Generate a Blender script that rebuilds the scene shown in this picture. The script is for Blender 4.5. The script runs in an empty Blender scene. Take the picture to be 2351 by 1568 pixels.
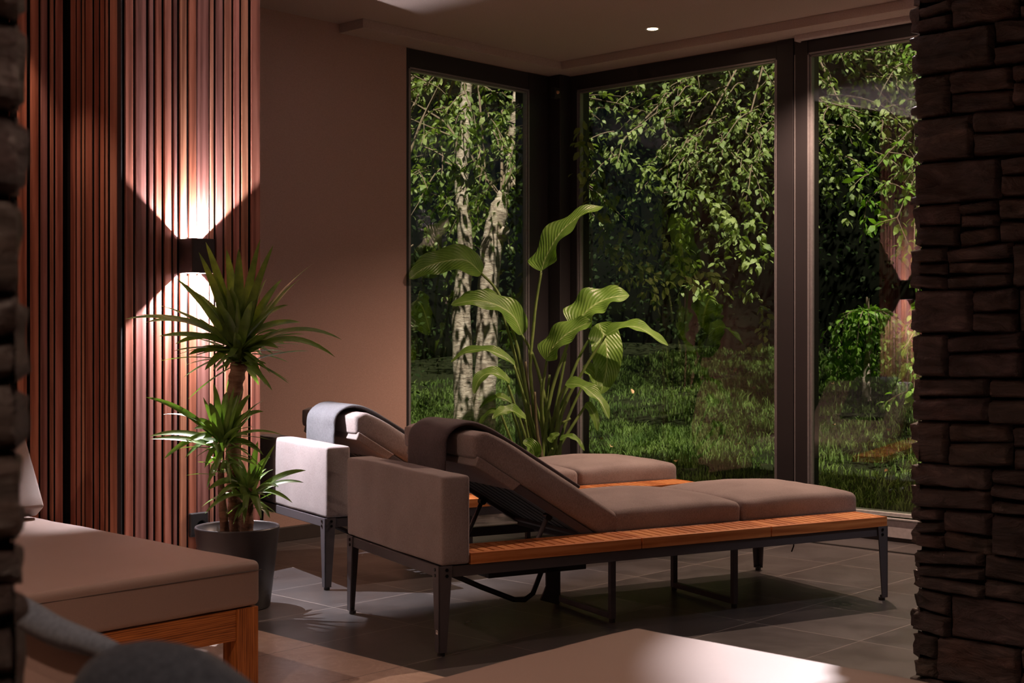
import bpy, bmesh, math, random
import numpy as np
from mathutils import Vector, Matrix, noise
R_ = math.radians
scene = bpy.context.scene

# ------------------------------------------------------------ camera, world, light, exposure
CAM_H = 1.1; YAW = R_(43.4)
FW = Vector((math.cos(YAW), math.sin(YAW), 0)); RT = Vector((math.sin(YAW), -math.cos(YAW), 0))
cam_data = bpy.data.cameras.new('camera')
cam = bpy.data.objects.new('camera', cam_data); scene.collection.objects.link(cam)
cam.location = (0, 0, CAM_H); cam.rotation_euler = (R_(90), 0, YAW - R_(90))
cam_data.sensor_width = 36; cam_data.lens = 36 * 3125 / 2351
cam_data.shift_y = (762 - 784) / 2351
cam_data.clip_start = .05; cam_data.clip_end = 200
cam_data.dof.use_dof = True; cam_data.dof.focus_distance = 5.4; cam_data.dof.aperture_fstop = 8.5
scene.camera = cam
scene.view_settings.view_transform = 'Standard'; scene.view_settings.look = 'None'
scene.view_settings.gamma = 1; scene.view_settings.use_curve_mapping = False
scene.view_settings.exposure = 0.0

world = bpy.data.worlds.new('world'); scene.world = world; world.use_nodes = True
wn = world.node_tree.nodes; wl = world.node_tree.links; wn.clear()
sky = wn.new('ShaderNodeTexSky'); sky.sky_type = 'NISHITA'; sky.sun_disc = False
sky.sun_elevation = R_(45); sky.sun_rotation = R_(200)
bg = wn.new('ShaderNodeBackground'); bg.inputs[1].default_value = 0.006
wo = wn.new('ShaderNodeOutputWorld'); wl.new(sky.outputs[0], bg.inputs[0]); wl.new(bg.outputs[0], wo.inputs[0])

sd = bpy.data.lights.new('sun', 'SUN'); sd.energy = 7.5; sd.angle = R_(.6); sd.color = (1, .93, .8)
sun = bpy.data.objects.new('sun', sd); scene.collection.objects.link(sun)
sun.rotation_euler = Vector((-.38, -.42, 1.0)).to_track_quat('Z', 'Y').to_euler()

# ceiling downlight beams: x, y, watts, half cone
WARM = (1, .66, .49); NEUTRAL = (.98, .92, .97)
DOWN = [(6.02, 4.62, 75, 42, WARM), (6.02, 3.52, 250, 66, WARM), (6.02, 2.4, 60, 38, WARM),
        (2.62, 5.40, 40, 31, WARM), (.35, 3.6, 88, 70, WARM), (2.0, 1.5, 8, 60, WARM), (4.3, .6, 2, 60, WARM),
        (.6, .1, 60, 60, WARM), (.0, 1.72, 95, 60, WARM)]  # unseen spots added to brighten the near chair and left pillar
SCONCE_UP, SCONCE_DOWN = 105.0, 190.0

# ------------------------------------------------------------ helpers
def link(o): scene.collection.objects.link(o); return o
def mesh_obj(name, verts, faces, mat, parent=None, smooth=False, loc=None):
    me = bpy.data.meshes.new(name)
    me.from_pydata([tuple(v) for v in verts], [], faces); me.update()
    if smooth: me.polygons.foreach_set('use_smooth', [True] * len(me.polygons))
    o = bpy.data.objects.new(name, me); link(o)
    if mat: me.materials.append(mat)
    if parent: o.parent = parent
    if loc: o.location = loc
    return o
def tag(o, label=None, cat=None, group=None, kind=None):
    if label: o['label'] = label
    if cat: o['category'] = cat
    if group: o['group'] = group
    if kind: o['kind'] = kind
    return o
def empty(name, loc=(0, 0, 0), rz=0):
    o = bpy.data.objects.new(name, None); link(o); o.location = loc; o.rotation_euler = (0, 0, rz)
    o.empty_display_size = .1; return o
def copy_tree(o, parent=None, kids=None):
    c = o.copy(); link(c); c.parent = parent
    for ch in kids[o.name]: copy_tree(ch, c, kids)
    return c

class MB:
    """collects shapes; build() links them as one mesh object"""
    def __init__(s): s.v = []; s.f = []
    def add(s, v, f):
        n = len(s.v); s.v += [Vector(p) for p in v]; s.f += [tuple(i + n for i in q) for q in f]; return s
    def box(s, a, b):
        x0, y0, z0 = a; x1, y1, z1 = b
        return s.add([(x0,y0,z0),(x1,y0,z0),(x1,y1,z0),(x0,y1,z0),(x0,y0,z1),(x1,y0,z1),(x1,y1,z1),(x0,y1,z1)],
                     [(0,3,2,1),(4,5,6,7),(0,1,5,4),(1,2,6,5),(2,3,7,6),(3,0,4,7)])
    def hexa(s, p8):
        return s.add(p8, [(0,3,2,1),(4,5,6,7),(0,1,5,4),(1,2,6,5),(2,3,7,6),(3,0,4,7)])
    def tube(s, pts, r, n=10, cap=True):
        pts = [Vector(p) for p in pts]; rs = r if isinstance(r, (list, tuple)) else [r] * len(pts)
        rings = []; up = Vector((.13, .31, .94)).normalized()
        v = []; f = []
        for i, p in enumerate(pts):
            t = (pts[min(i + 1, len(pts) - 1)] - pts[max(i - 1, 0)]).normalized()
            a = t.cross(up)
            if a.length < .05: a = t.cross(Vector((1, 0, 0)))
            a.normalize(); b = t.cross(a); up = a.cross(t)
            for k in range(n):
                q = 2 * math.pi * k / n
                v.append(p + a * math.cos(q) * rs[i] + b * math.sin(q) * rs[i])
        for i in range(len(pts) - 1):
            for k in range(n):
                f.append((i*n+k, i*n+(k+1)%n, (i+1)*n+(k+1)%n, (i+1)*n+k))
        if cap: f.append(tuple(range(n))[::-1]); f.append(tuple((len(pts)-1)*n+k for k in range(n)))
        return s.add(v, f)
    def lathe(s, prof, n=48, c=(0, 0, 0)):
        v = []; f = []
        for r, z in prof:
            for k in range(n):
                q = 2*math.pi*k/n; v.append((c[0]+r*math.cos(q), c[1]+r*math.sin(q), c[2]+z))
        for i in range(len(prof)-1):
            for k in range(n): f.append((i*n+k, i*n+(k+1)%n, (i+1)*n+(k+1)%n, (i+1)*n+k))
        return s.add(v, f)
    def build(s, name, mat, parent=None, bevel=0, seg=2, smooth=False, kind=None, loc=None):
        o = mesh_obj(name, s.v, s.f, mat, parent, smooth, loc)
        if bevel:
            m = o.modifiers.new('bevel', 'BEVEL'); m.width = bevel; m.segments = seg; m.limit_method = 'ANGLE'; m.angle_limit = R_(40)
            m.harden_normals = False
        if kind: o['kind'] = kind
        return o

def cushion(size, r=.03, crown=(0, 0), n=(24, 18, 8), wob=.004, seed=0, fn=None):
    """soft padded block centred on its own origin, z from 0"""
    hx, hy, hz = [q / 2 for q in size]
    def axis(h, k):
        rr = min(r, h * .98)
        e = [-h, -h + rr*.08, -h + rr*.3, -h + rr*.62, -h + rr]
        mid = [-h + rr + (2*h - 2*rr) * i / k for i in range(1, k)]
        return e + mid + [-q for q in e[::-1]]
    ax = [axis(hx, n[0]), axis(hy, n[1]), axis(hz, n[2])]
    idx = {}; v = []; f = []
    def vid(i, j, k):
        key = (i, j, k)
        if key in idx: return idx[key]
        p = Vector((ax[0][i], ax[1][j], ax[2][k]))
        rr = [min(r, h * .98) for h in (hx, hy, hz)]
        q = Vector([max(-h + a, min(h - a, c)) for c, h, a in zip(p, (hx, hy, hz), rr)])
        d = Vector([(c - e) / a for c, e, a in zip(p, q, rr)])
        m = max(abs(d.x), abs(d.y), abs(d.z))
        if m > 0 and d.length > 0: d = d * (m / d.length)
        p = q + Vector([dd * a for dd, a in zip(d, rr)])
        fx, fy, fz = p.x / hx, p.y / hy, p.z / hz
        edge = (1 - fx * fx) * (1 - fy * fy)
        p.z += crown[0] * math.sqrt(max(edge, 0)) * max(fz, 0) ** .6
        p.y += crown[1] * (1 - fx*fx) * (1 - fz*fz) * (1 if fy > 0 else -1) * abs(fy)
        p.x += crown[1] * (1 - fy*fy) * (1 - fz*fz) * (1 if fx > 0 else -1) * abs(fx)
        nv = noise.noise_vector(p * 4.5 + Vector((seed * 7.1, 3.3, seed)))
        p += nv * wob
        nv = noise.noise_vector(p * 14 + Vector((seed * 3.1, 1.3, seed)))
        p += nv * wob * .35
        p.z += hz
        if fn: p = fn(p)
        idx[key] = len(v); v.append(p); return idx[key]
    I, J, K = len(ax[0]) - 1, len(ax[1]) - 1, len(ax[2]) - 1
    for i in range(I):
        for j in range(J):
            f.append((vid(i,j,0), vid(i,j+1,0), vid(i+1,j+1,0), vid(i+1,j,0)))
            f.append((vid(i,j,K), vid(i+1,j,K), vid(i+1,j+1,K), vid(i,j+1,K)))
    for i in range(I):
        for k in range(K):
            f.append((vid(i,0,k), vid(i+1,0,k), vid(i+1,0,k+1), vid(i,0,k+1)))
            f.append((vid(i,J,k), vid(i,J,k+1), vid(i+1,J,k+1), vid(i+1,J,k)))
    for j in range(J):
        for k in range(K):
            f.append((vid(0,j,k), vid(0,j,k+1), vid(0,j+1,k+1), vid(0,j+1,k)))
            f.append((vid(I,j,k), vid(I,j+1,k), vid(I,j+1,k+1), vid(I,j,k+1)))
    return v, f

# ------------------------------------------------------------ materials
def mat(name):
    m = bpy.data.materials.new(name); m.use_nodes = True
    nt = m.node_tree; return m, nt, nt.nodes['Principled BSDF'], nt.nodes, nt.links
def coords(N, L, scale=(1, 1, 1), kind='Object'):
    tc = N.new('ShaderNodeTexCoord'); mp = N.new('ShaderNodeMapping'); mp.inputs['Scale'].default_value = scale
    L.new(tc.outputs[kind], mp.inputs[0]); return mp.outputs[0]
def noise_n(N, L, vec, scale, detail=4, rough=.55, dist=0):
    t = N.new('ShaderNodeTexNoise'); t.inputs['Scale'].default_value = scale; t.inputs['Detail'].default_value = detail
    t.inputs['Roughness'].default_value = rough; t.inputs['Distortion'].default_value = dist
    L.new(vec, t.inputs['Vector']); return t.outputs['Fac']
def ramp(N, L, fac, stops):
    r = N.new('ShaderNodeValToRGB'); e = r.color_ramp.elements
    e[0].position, e[0].color = stops[0][0], (*stops[0][1], 1); e[1].position, e[1].color = stops[-1][0], (*stops[-1][1], 1)
    for p, c in stops[1:-1]: q = e.new(p); q.color = (*c, 1)
    L.new(fac, r.inputs[0]); return r.outputs[0]
def bump(N, L, bsdf, h, strength=.3, dist=.01):
    b = N.new('ShaderNodeBump'); b.inputs['Strength'].default_value = strength; b.inputs['Distance'].default_value = dist
    L.new(h, b.inputs['Height']); L.new(b.outputs[0], bsdf.inputs['Normal']); return b
def mix(N, L, fac, a, b, mode='MIX'):
    m = N.new('ShaderNodeMix'); m.data_type = 'RGBA'; m.blend_type = mode
    if isinstance(fac, (int, float)): m.inputs[0].default_value = fac
    else: L.new(fac, m.inputs[0])
    for i, q in ((6, a), (7, b)):
        if isinstance(q, tuple): m.inputs[i].default_value = (*q, 1)
        else: L.new(q, m.inputs[i])
    return m.outputs[2]
def mathn(N, L, op, a, b=None):
    m = N.new('ShaderNodeMath'); m.operation = op
    for i, q in enumerate((a, b)):
        if q is None: continue
        if isinstance(q, (int, float)): m.inputs[i].default_value = q
        else: L.new(q, m.inputs[i])
    return m.outputs[0]

def m_plain(name, col, rough=.6, metal=0, bumpy=0, scale=60):
    m, nt, b, N, L = mat(name); b.inputs['Base Color'].default_value = (*col, 1)
    b.inputs['Roughness'].default_value = rough; b.inputs['Metallic'].default_value = metal
    v = coords(N, L); n = noise_n(N, L, v, scale, 3)
    c = ramp(N, L, n, [(.3, tuple(q*.9 for q in col)), (.7, tuple(min(q*1.08, 1) for q in col))]); L.new(c, b.inputs['Base Color'])
    if bumpy: bump(N, L, b, n, bumpy, .002)
    return m
def m_fabric(name, col, dark, scale=420, b_=.35):
    m, nt, b, N, L = mat(name); v = coords(N, L)
    n = noise_n(N, L, v, scale, 2, .7); n2 = noise_n(N, L, v, 6, 3)
    vs = coords(N, L, (1, 1, .18)); n3 = noise_n(N, L, vs, scale * 1.3, 2, .7)
    s = mathn(N, L, 'ADD', n, n3); s = mathn(N, L, 'MULTIPLY', s, .5)
    c = ramp(N, L, s, [(.38, dark), (.62, col)])
    c = mix(N, L, .25, c, ramp(N, L, n2, [(.35, dark), (.65, col)]))
    L.new(c, b.inputs['Base Color']); b.inputs['Roughness'].default_value = .95
    b.inputs['Sheen Weight'].default_value = .15; b.inputs['Specular IOR Level'].default_value = .2
    bump(N, L, b, s, b_, .0016); return m
def m_wood(name, c1, c2, c3, axis='x', scale=7, rough=.45, attr=False, wv=1.2):
    m, nt, b, N, L = mat(name)
    st = {'x': (.06, 1, 1), 'y': (1, .06, 1), 'z': (1, 1, .05)}[axis]
    v = coords(N, L, st); g = noise_n(N, L, v, scale * 9, 6, .62, .6); g2 = noise_n(N, L, v, scale * 1.3, 3, .5, 1.2)
    w = N.new('ShaderNodeTexWave'); w.inputs['Scale'].default_value = scale * wv; w.inputs['Distortion'].default_value = 9
    w.inputs['Detail'].default_value = 2; L.new(v, w.inputs['Vector'])
    w.bands_direction = {'x': 'Z', 'y': 'Z', 'z': 'X'}[axis]
    s = mathn(N, L, 'ADD', mathn(N, L, 'MULTIPLY', g, .55), mathn(N, L, 'MULTIPLY', w.outputs['Fac'], .22))
    s = mathn(N, L, 'ADD', s, mathn(N, L, 'MULTIPLY', g2, .25))
    c = ramp(N, L, s, [(.3, c1), (.5, c2), (.68, c3)])
    if attr:
        a = N.new('ShaderNodeAttribute'); a.attribute_name = 'tone'
        c = mix(N, L, 1.0, c, a.outputs['Color'], 'MULTIPLY')
    L.new(c, b.inputs['Base Color']); b.inputs['Roughness'].default_value = rough
    b.inputs['Specular IOR Level'].default_value = .35
    bump(N, L, b, g, .12, .002); return m

M = {}
M['plaster'] = m_plain('wall_plaster', (.45, .295, .245), .9, 0, .15, 180)
M['ceil'] = m_plain('ceiling_paint', (.46, .36, .32), .9, 0, .08, 150)
M['trim_paint'] = m_plain('trim_paint', (.52, .44, .42), .7)
M['base'] = m_plain('baseboard_dark', (.035, .026, .022), .55)
M['frame'] = m_plain('window_frame_metal', (.030, .026, .028), .42, .2, .05, 400)
M['gasket'] = m_plain('window_gasket', (.30, .28, .29), .35, .5)
M['alu'] = m_plain('sill_aluminium', (.75, .75, .76), .4, .6)
M['sillgrey'] = m_plain('sill_face', (.55, .51, .52), .5, .1)
M['metal'] = m_plain('lounger_metal', (.085, .076, .084), .5, .15, .05, 500)
M['black'] = m_plain('black_metal', (.016, .014, .014), .5, .2)
M['blackp'] = m_plain('black_plastic', (.02, .02, .022), .4)
M['bolt'] = m_plain('bolt_black', (.008, .008, .008), .3, .6)
M['fabric'] = m_fabric('melange_fabric', (.37, .31, .30), (.17, .137, .133))
M['armfabric'] = m_fabric('arm_fabric', (.36, .31, .31), (.18, .148, .148), 520)
M['blanket'] = m_fabric('wool_blanket', (.105, .085, .092), (.05, .038, .042), 260, .7)
M['blanket_grey'] = m_fabric('wool_blanket_grey', (.15, .15, .165), (.07, .07, .08), 260, .7)
M['blanket_blue'] = m_fabric('wool_blanket_bluegrey', (.072, .092, .125), (.03, .04, .058), 200, .7)
M['leather'] = m_plain('bed_upholstery', (.27, .195, .17), .52, 0, .25, 700)
M['teak'] = m_wood('teak_slats', (.30, .085, .022), (.50, .17, .048), (.62, .25, .085), 'x', 9, .5)
M['teak_y'] = m_wood('teak_crossslats', (.30, .09, .025), (.50, .18, .05), (.62, .27, .09), 'y', 9, .5)
M['bedwood'] = m_wood('bed_oak', (.13, .035, .008), (.38, .125, .028), (.52, .19, .05), 'x', 11, .45, wv=4.5)
M['bedwood_z'] = m_wood('bed_oak_leg', (.13, .035, .008), (.38, .125, .028), (.52, .19, .05), 'z', 11, .45, wv=4.5)
M['slat'] = m_wood('slat_wood', (.15, .062, .042), (.31, .142, .098), (.44, .225, .165), 'z', 6, .42, True)
M['felt'] = m_plain('black_felt', (.006, .005, .005), 1, 0, .6, 300)
M['cap'] = m_plain('sconce_metal', (.035, .024, .022), .45, .3)
M['pot'] = m_plain('pot_plastic', (.028, .024, .026), .4, 0, .03, 200)
M['soil'] = m_plain('soil', (.03, .018, .012), 1, 0, .9, 60)
M['sticker'] = m_plain('sticker_white', (.7, .66, .66), .5)

def m_floor():
    m, nt, b, N, L = mat('floor_tiles'); tc = N.new('ShaderNodeTexCoord')
    sx = N.new('ShaderNodeSeparateXYZ'); L.new(tc.outputs['Object'], sx.inputs[0])
    p = .4555
    def line(o, off):
        q = mathn(N, L, 'DIVIDE', mathn(N, L, 'SUBTRACT', o, off), p)
        fr = mathn(N, L, 'FRACT', q); d = mathn(N, L, 'ABSOLUTE', mathn(N, L, 'SUBTRACT', fr, .5))
        return mathn(N, L, 'GREATER_THAN', d, .5 - .0034), mathn(N, L, 'FLOOR', q)
    lx, ix = line(sx.outputs[0], 3.005); ly, iy = line(sx.outputs[1], 2.885)
    g = mathn(N, L, 'MAXIMUM', lx, ly)
    cb = N.new('ShaderNodeCombineXYZ'); L.new(ix, cb.inputs[0]); L.new(iy, cb.inputs[1])
    wn_ = N.new('ShaderNodeTexWhiteNoise'); wn_.noise_dimensions = '3D'; L.new(cb.outputs[0], wn_.inputs['Vector'])
    tv = coords(N, L)
    vv = N.new('ShaderNodeVectorMath'); vv.operation = 'ADD'; L.new(tv, vv.inputs[0])
    sc = N.new('ShaderNodeVectorMath'); sc.operation = 'SCALE'; sc.inputs['Scale'].default_value = 6; L.new(wn_.outputs['Color'], sc.inputs[0]); L.new(sc.outputs[0], vv.inputs[1])
    n = noise_n(N, L, vv.outputs[0], 2.6, 6, .6, .5); n2 = noise_n(N, L, vv.outputs[0], 30, 4, .6)
    s = mathn(N, L, 'ADD', mathn(N, L, 'MULTIPLY', n, .75), mathn(N, L, 'MULTIPLY', n2, .25))
    dark = ramp(N, L, s, [(.3, (.040, .037, .038)), (.7, (.080, .074, .076))])
    dark = mix(N, L, mathn(N, L, 'MULTIPLY', wn_.outputs['Value'], .25), dark, (.10, .075, .066))
    v1 = noise_n(N, L, vv.outputs[0], 5, 8, .7, 1.6)
    beige = ramp(N, L, v1, [(.3, (.46, .335, .27)), (.49, (.58, .44, .36)), (.505, (.66, .53, .44)), (.52, (.56, .42, .345)), (.75, (.50, .37, .30))])
    isb = mathn(N, L, 'LESS_THAN', sx.outputs[0], 3.005)
    tile = mix(N, L, isb, dark, beige)
    grout = mix(N, L, isb, (.30, .26, .24), (.10, .07, .055))
    L.new(mix(N, L, g, tile, grout), b.inputs['Base Color'])
    rr = ramp(N, L, n, [(.3, (.27,)*3), (.7, (.42,)*3)]); L.new(rr, b.inputs['Roughness']); b.inputs['IOR'].default_value = 1.6
    h = mathn(N, L, 'SUBTRACT', mathn(N, L, 'MULTIPLY', s, .35), mathn(N, L, 'MULTIPLY', g, 1.0))
    bump(N, L, b, h, .35, .0025); return m
M['floor'] = m_floor()

def m_stone():
    m, nt, b, N, L = mat('slate_stone'); v = coords(N, L, (1, 1, 2.6))
    n = noise_n(N, L, v, 9, 8, .65, .8); n2 = noise_n(N, L, v, 2.4, 3)
    rid = N.new('ShaderNodeTexNoise'); rid.noise_type = 'RIDGED_MULTIFRACTAL'; rid.inputs['Scale'].default_value = 13; rid.inputs['Detail'].default_value = 5
    L.new(v, rid.inputs['Vector'])
    a = N.new('ShaderNodeAttribute'); a.attribute_name = 'tone'
    c = ramp(N, L, n, [(.32, (.028, .022, .021)), (.55, (.085, .066, .062)), (.75, (.20, .155, .145))])
    c = mix(N, L, ramp(N, L, n2, [(.58, (0, 0, 0)), (.72, (.4,)*3)]), c, (.13, .065, .042))
    r2 = N.new('ShaderNodeTexNoise'); r2.noise_type = 'RIDGED_MULTIFRACTAL'; r2.inputs['Scale'].default_value = 26; r2.inputs['Detail'].default_value = 4
    L.new(v, r2.inputs['Vector'])
    c = mix(N, L, ramp(N, L, r2.outputs['Fac'], [(.62, (0, 0, 0)), (.95, (.55,)*3)]), c, (.34, .26, .245))  # pale ridges paint crack highlights into the stone colour
    c = mix(N, L, 1, c, a.outputs['Color'], 'MULTIPLY')
    L.new(c, b.inputs['Base Color']); b.inputs['Roughness'].default_value = .33; b.inputs['Specular IOR Level'].default_value = .55
    h = mathn(N, L, 'ADD', mathn(N, L, 'MULTIPLY', n, .8), mathn(N, L, 'MULTIPLY', rid.outputs['Fac'], .35))
    bump(N, L, b, h, 1.0, .035); return m
M['stone'] = m_stone()

def m_leaf(name, c1, c2, vein=None, trans=.35, rough=.4, axis_scale=20):
    m, nt, b, N, L = mat(name); v = coords(N, L); n = noise_n(N, L, v, axis_scale, 3)
    c = ramp(N, L, n, [(.3, c1), (.7, c2)])
    if vein is not None:
        uv = N.new('ShaderNodeAttribute'); uv.attribute_name = 'leafuv'
        s = N.new('ShaderNodeSeparateXYZ'); L.new(uv.outputs['Vector'], s.inputs[0])
        ax = mathn(N, L, 'ABSOLUTE', s.outputs[0])
        mid = mathn(N, L, 'LESS_THAN', ax, .055)
        q = mathn(N, L, 'SINE', mathn(N, L, 'MULTIPLY', mathn(N, L, 'SUBTRACT', s.outputs[1], mathn(N, L, 'MULTIPLY', ax, .16)), 190))
        ve = mathn(N, L, 'MULTIPLY', mathn(N, L, 'GREATER_THAN', q, .86), .3)
        c = mix(N, L, ve, c, vein); c = mix(N, L, mathn(N, L, 'MULTIPLY', mid, .8), c, vein)
        bump(N, L, b, q, .35, .004)
    L.new(c, b.inputs['Base Color']); b.inputs['Roughness'].default_value = rough
    t = N.new('ShaderNodeBsdfTranslucent'); L.new(mix(N, L, 1, c, (1.3, 1.5, .5), 'MULTIPLY'), t.inputs[0])
    ms = N.new('ShaderNodeMixShader'); ms.inputs[0].default_value = trans
    L.new(b.outputs[0], ms.inputs[1]); L.new(t.outputs[0], ms.inputs[2])
    L.new(ms.outputs[0], N['Material Output'].inputs[0]); return m
M['yucca'] = m_leaf('yucca_leaf', (.07, .13, .03), (.17, .27, .06), None, .25, .38)
M['strel'] = m_leaf('strelitzia_leaf', (.09, .20, .025), (.20, .36, .06), (.42, .56, .22), .35, .32, 8)
M['stalk'] = m_leaf('plant_stalk', (.13, .22, .05), (.22, .30, .08), None, .15, .45)
M['oldstalk'] = m_plain('dry_stalk', (.12, .10, .05), .7)
M['tree_leaf'] = m_leaf('tree_leaf', (.10, .17, .035), (.36, .42, .14), None, .3, .5, 5)
M['lime_leaf'] = m_leaf('lime_leaf', (.13, .27, .03), (.28, .45, .07), None, .4, .5, 5)
M['hedge_leaf'] = m_leaf('hedge_leaf', (.012, .024, .007), (.034, .05, .018), None, .2, .6, 4)  # leaf colour darkened to carry the shade on the hedges
M['grass'] = m_leaf('grass_blade', (.05, .10, .018), (.19, .27, .065), None, .3, .6, 3)
M['deadleaf'] = m_plain('dead_leaf', (.60, .33, .16), .8)
M['earth'] = m_plain('garden_earth', (.016, .019, .008), 1, 0, .8, 8)
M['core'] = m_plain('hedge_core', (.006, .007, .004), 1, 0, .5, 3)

for k_ in ('core', 'earth', 'hedge_leaf', 'grass', 'tree_leaf', 'felt', 'soil'):
    M[k_].node_tree.nodes['Principled BSDF'].inputs['Specular IOR Level'].default_value = {'tree_leaf': .35, 'grass': .2}.get(k_, .04)
def m_bark(name, c1, c2, c3, ring):
    m, nt, b, N, L = mat(name); v = coords(N, L, (1, 1, ring)); n = noise_n(N, L, v, 14, 6, .65, .4)
    n2 = noise_n(N, L, coords(N, L), 4, 4)
    s = mathn(N, L, 'ADD', mathn(N, L, 'MULTIPLY', n, .7), mathn(N, L, 'MULTIPLY', n2, .3))
    L.new(ramp(N, L, s, [(.33, c1), (.5, c2), (.68, c3)]), b.inputs['Base Color']); b.inputs['Roughness'].default_value = .85
    bump(N, L, b, n, .8, .015); return m
M['bark'] = m_bark('cherry_bark', (.12, .075, .05), (.46, .36, .28), (.80, .68, .57), 3)
M['twig'] = m_plain('twig_bark', (.20, .14, .09), .8)
M['ytrunk'] = m_bark('yucca_trunk', (.05, .022, .012), (.17, .08, .045), (.30, .18, .12), 3)

def m_glass():
    m, nt, b, N, L = mat('window_glass'); N.remove(b)
    g = N.new('ShaderNodeBsdfGlossy'); g.inputs['Roughness'].default_value = .0; g.inputs['Color'].default_value = (1, 1, 1, 1)
    t = N.new('ShaderNodeBsdfTransparent'); t.inputs[0].default_value = (.92, .94, .92, 1)
    fr = N.new('ShaderNodeFresnel'); fr.inputs[0].default_value = 1.62
    ge = N.new('ShaderNodeNewGeometry')
    fac = mathn(N, L, 'MULTIPLY', mathn(N, L, 'MULTIPLY', fr.outputs[0], 2.2), mathn(N, L, 'SUBTRACT', 1.0, ge.outputs['Backfacing']))
    ms = N.new('ShaderNodeMixShader'); L.new(fac, ms.inputs[0]); L.new(t.outputs[0], ms.inputs[1]); L.new(g.outputs[0], ms.inputs[2])
    L.new(ms.outputs[0], N['Material Output'].inputs[0]); return m
M['glass'] = m_glass()
def m_emit(name, col, s):
    m, nt, b, N, L = mat(name); b.inputs['Emission Color'].default_value = (*col, 1); b.inputs['Emission Strength'].default_value = s; return m
M['bulb'] = m_emit('downlight_lens', (1, .62, .38), 30)

# ------------------------------------------------------------ room shell
XW, YW, ZC, ZS = 6.56, 5.79, 2.78, 2.73      # window wall, back wall, ceiling, soffit
def struct(name, mb, m, **k): return mb.build(name, m, kind='structure', **k)
struct('floor', MB().box((-2.2, -4.2, -.12), (XW + .12, YW + .2, 0)), M['floor'])
struct('ceiling', MB().box((-2.2, -4.2, ZC), (XW + .21, YW + .21, ZC + .12)), M['ceil'])
struct('wall_left', MB().box((-2.2, YW, 0), (5.243, YW + .2, ZC)).box((5.243, YW, ZS - .002), (XW + .2, YW + .2, ZC)).box((5.243, YW, 0), (XW, YW + .2, .06)), M['plaster'])
struct('wall_right', MB().box((XW, -4.2, 0), (XW + .2, .2, ZC)).box((XW, .2, ZS - .002), (XW + .2, YW, ZC)), M['plaster'])
struct('wall_back', MB().box((-2.4, -4.2, 0), (-2.2, YW + .2, ZC)), M['plaster'])
struct('wall_front', MB().box((-2.2, -4.4, 0), (XW + .2, -4.2, ZC)), M['plaster'])
struct('trim_1', MB().box((XW - .2, -4.2, ZS), (XW, YW - .2, ZC)).box((4.75, YW - .2, ZS), (XW, YW, ZC)), M['ceil'], bevel=.002)
struct('baseboard_left', MB().box((3.72, YW - .018, 0), (5.235, YW, .075)), M['base'], bevel=.003)
# floor channel along the glazing
struct('trim_2', MB().box((6.235, -4.0, .0), (6.258, YW - .02, .004)), M['black'])

def window(name, P, e1, n_in, length, z0, z1, posts, bot, panes_fixed=True):
    """glazed wall along e1 from corner point P; n_in points into the room"""
    e1 = Vector(e1); n = Vector(n_in); P = Vector(P)
    def blk(mb, a, b, d0, d1, za, zb):
        p = [P + e1*a + n*d0, P + e1*b + n*d0, P + e1*b + n*d1, P + e1*a + n*d1]
        lo = Vector((min(q.x for q in p), min(q.y for q in p), za)); hi = Vector((max(q.x for q in p), max(q.y for q in p), zb))
        mb.box(lo, hi)
    root = empty(name, P); root['kind'] = 'structure'
    def build(mb, nm, m, **k):
        mb.v = [q - P for q in mb.v]; return mb.build(nm, m, root, **k)
    fr = MB(); blk(fr, 0, length, -.12, -.005, z1, ZS)
    blk(fr, 0, length, -.12, -.005, 0, .105)
    for a, b, d in posts: blk(fr, a, b, -.12, d, .0, ZS - .002)
    build(fr, 'frame', M['frame'], bevel=.002)
    edges = []
    for i in range(len(posts) - 1): edges.append((posts[i][1], posts[i+1][0]))
    g = MB()
    for a, b in edges:
        for (s0, s1, d0, d1) in ((0, .010, -.04, .002), (.014, .022, -.034, -.004)):
            blk(g, a + s0, a + s1, d0, d1, bot, z1); blk(g, b - s1, b - s0, d0, d1, bot, z1)
            blk(g, a, b, d0, d1, z1 - s1, z1 - s0)
    build(g, 'gasket', M['gasket'])
    for a, b in edges:
        pane = MB(); blk(pane, a + .004, b - .004, -.026, -.020, bot - .01, z1 - .002); build(pane, 'pane', M['glass'])
    s = MB(); blk(s, posts[0][1], posts[-1][0], -.09, .0, bot - .018, bot); blk(s, posts[0][1], posts[-1][0], -.02, .012, bot - .035, bot - .026)
    build(s, 'sill_rail', M['alu'], bevel=.002)
    s = MB(); blk(s, posts[0][1], posts[-1][0], -.05, .004, .022, bot - .038); build(s, 'sill_face', M['sillgrey'], bevel=.002)
    return root
# right glazing: runs along -y from the corner (0 = corner)
window('window_1', (XW, YW, 0), (0, -1, 0), (-1, 0, 0), YW - .2, 0, 2.635,
       [(0, .155, .0), (1.632, 1.738, .006), (1.742, 1.825, .0), (3.9, 4.05, .0), (5.45, 5.59, 0)], .15)
window('window_2', (XW, YW, 0), (-1, 0, 0), (0, -1, 0), XW - 5.243, 0, 2.62,
       [(0, .28, .0), (1.300, 1.317, .0)], .15)
# square corner post
struct('trim_3', MB().box((XW - .10, YW - .10, 0), (XW - .001, YW - .001, ZS - .002)), M['frame'], bevel=.004)
struct('trim_4', MB().box((XW - .06, .6, ZS - .028), (XW - .012, 4.005, ZS)).box((XW - .06, 4.0, ZS - .034), (XW - .008, 4.012, ZS)), M['trim_paint'], bevel=.002)

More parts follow.
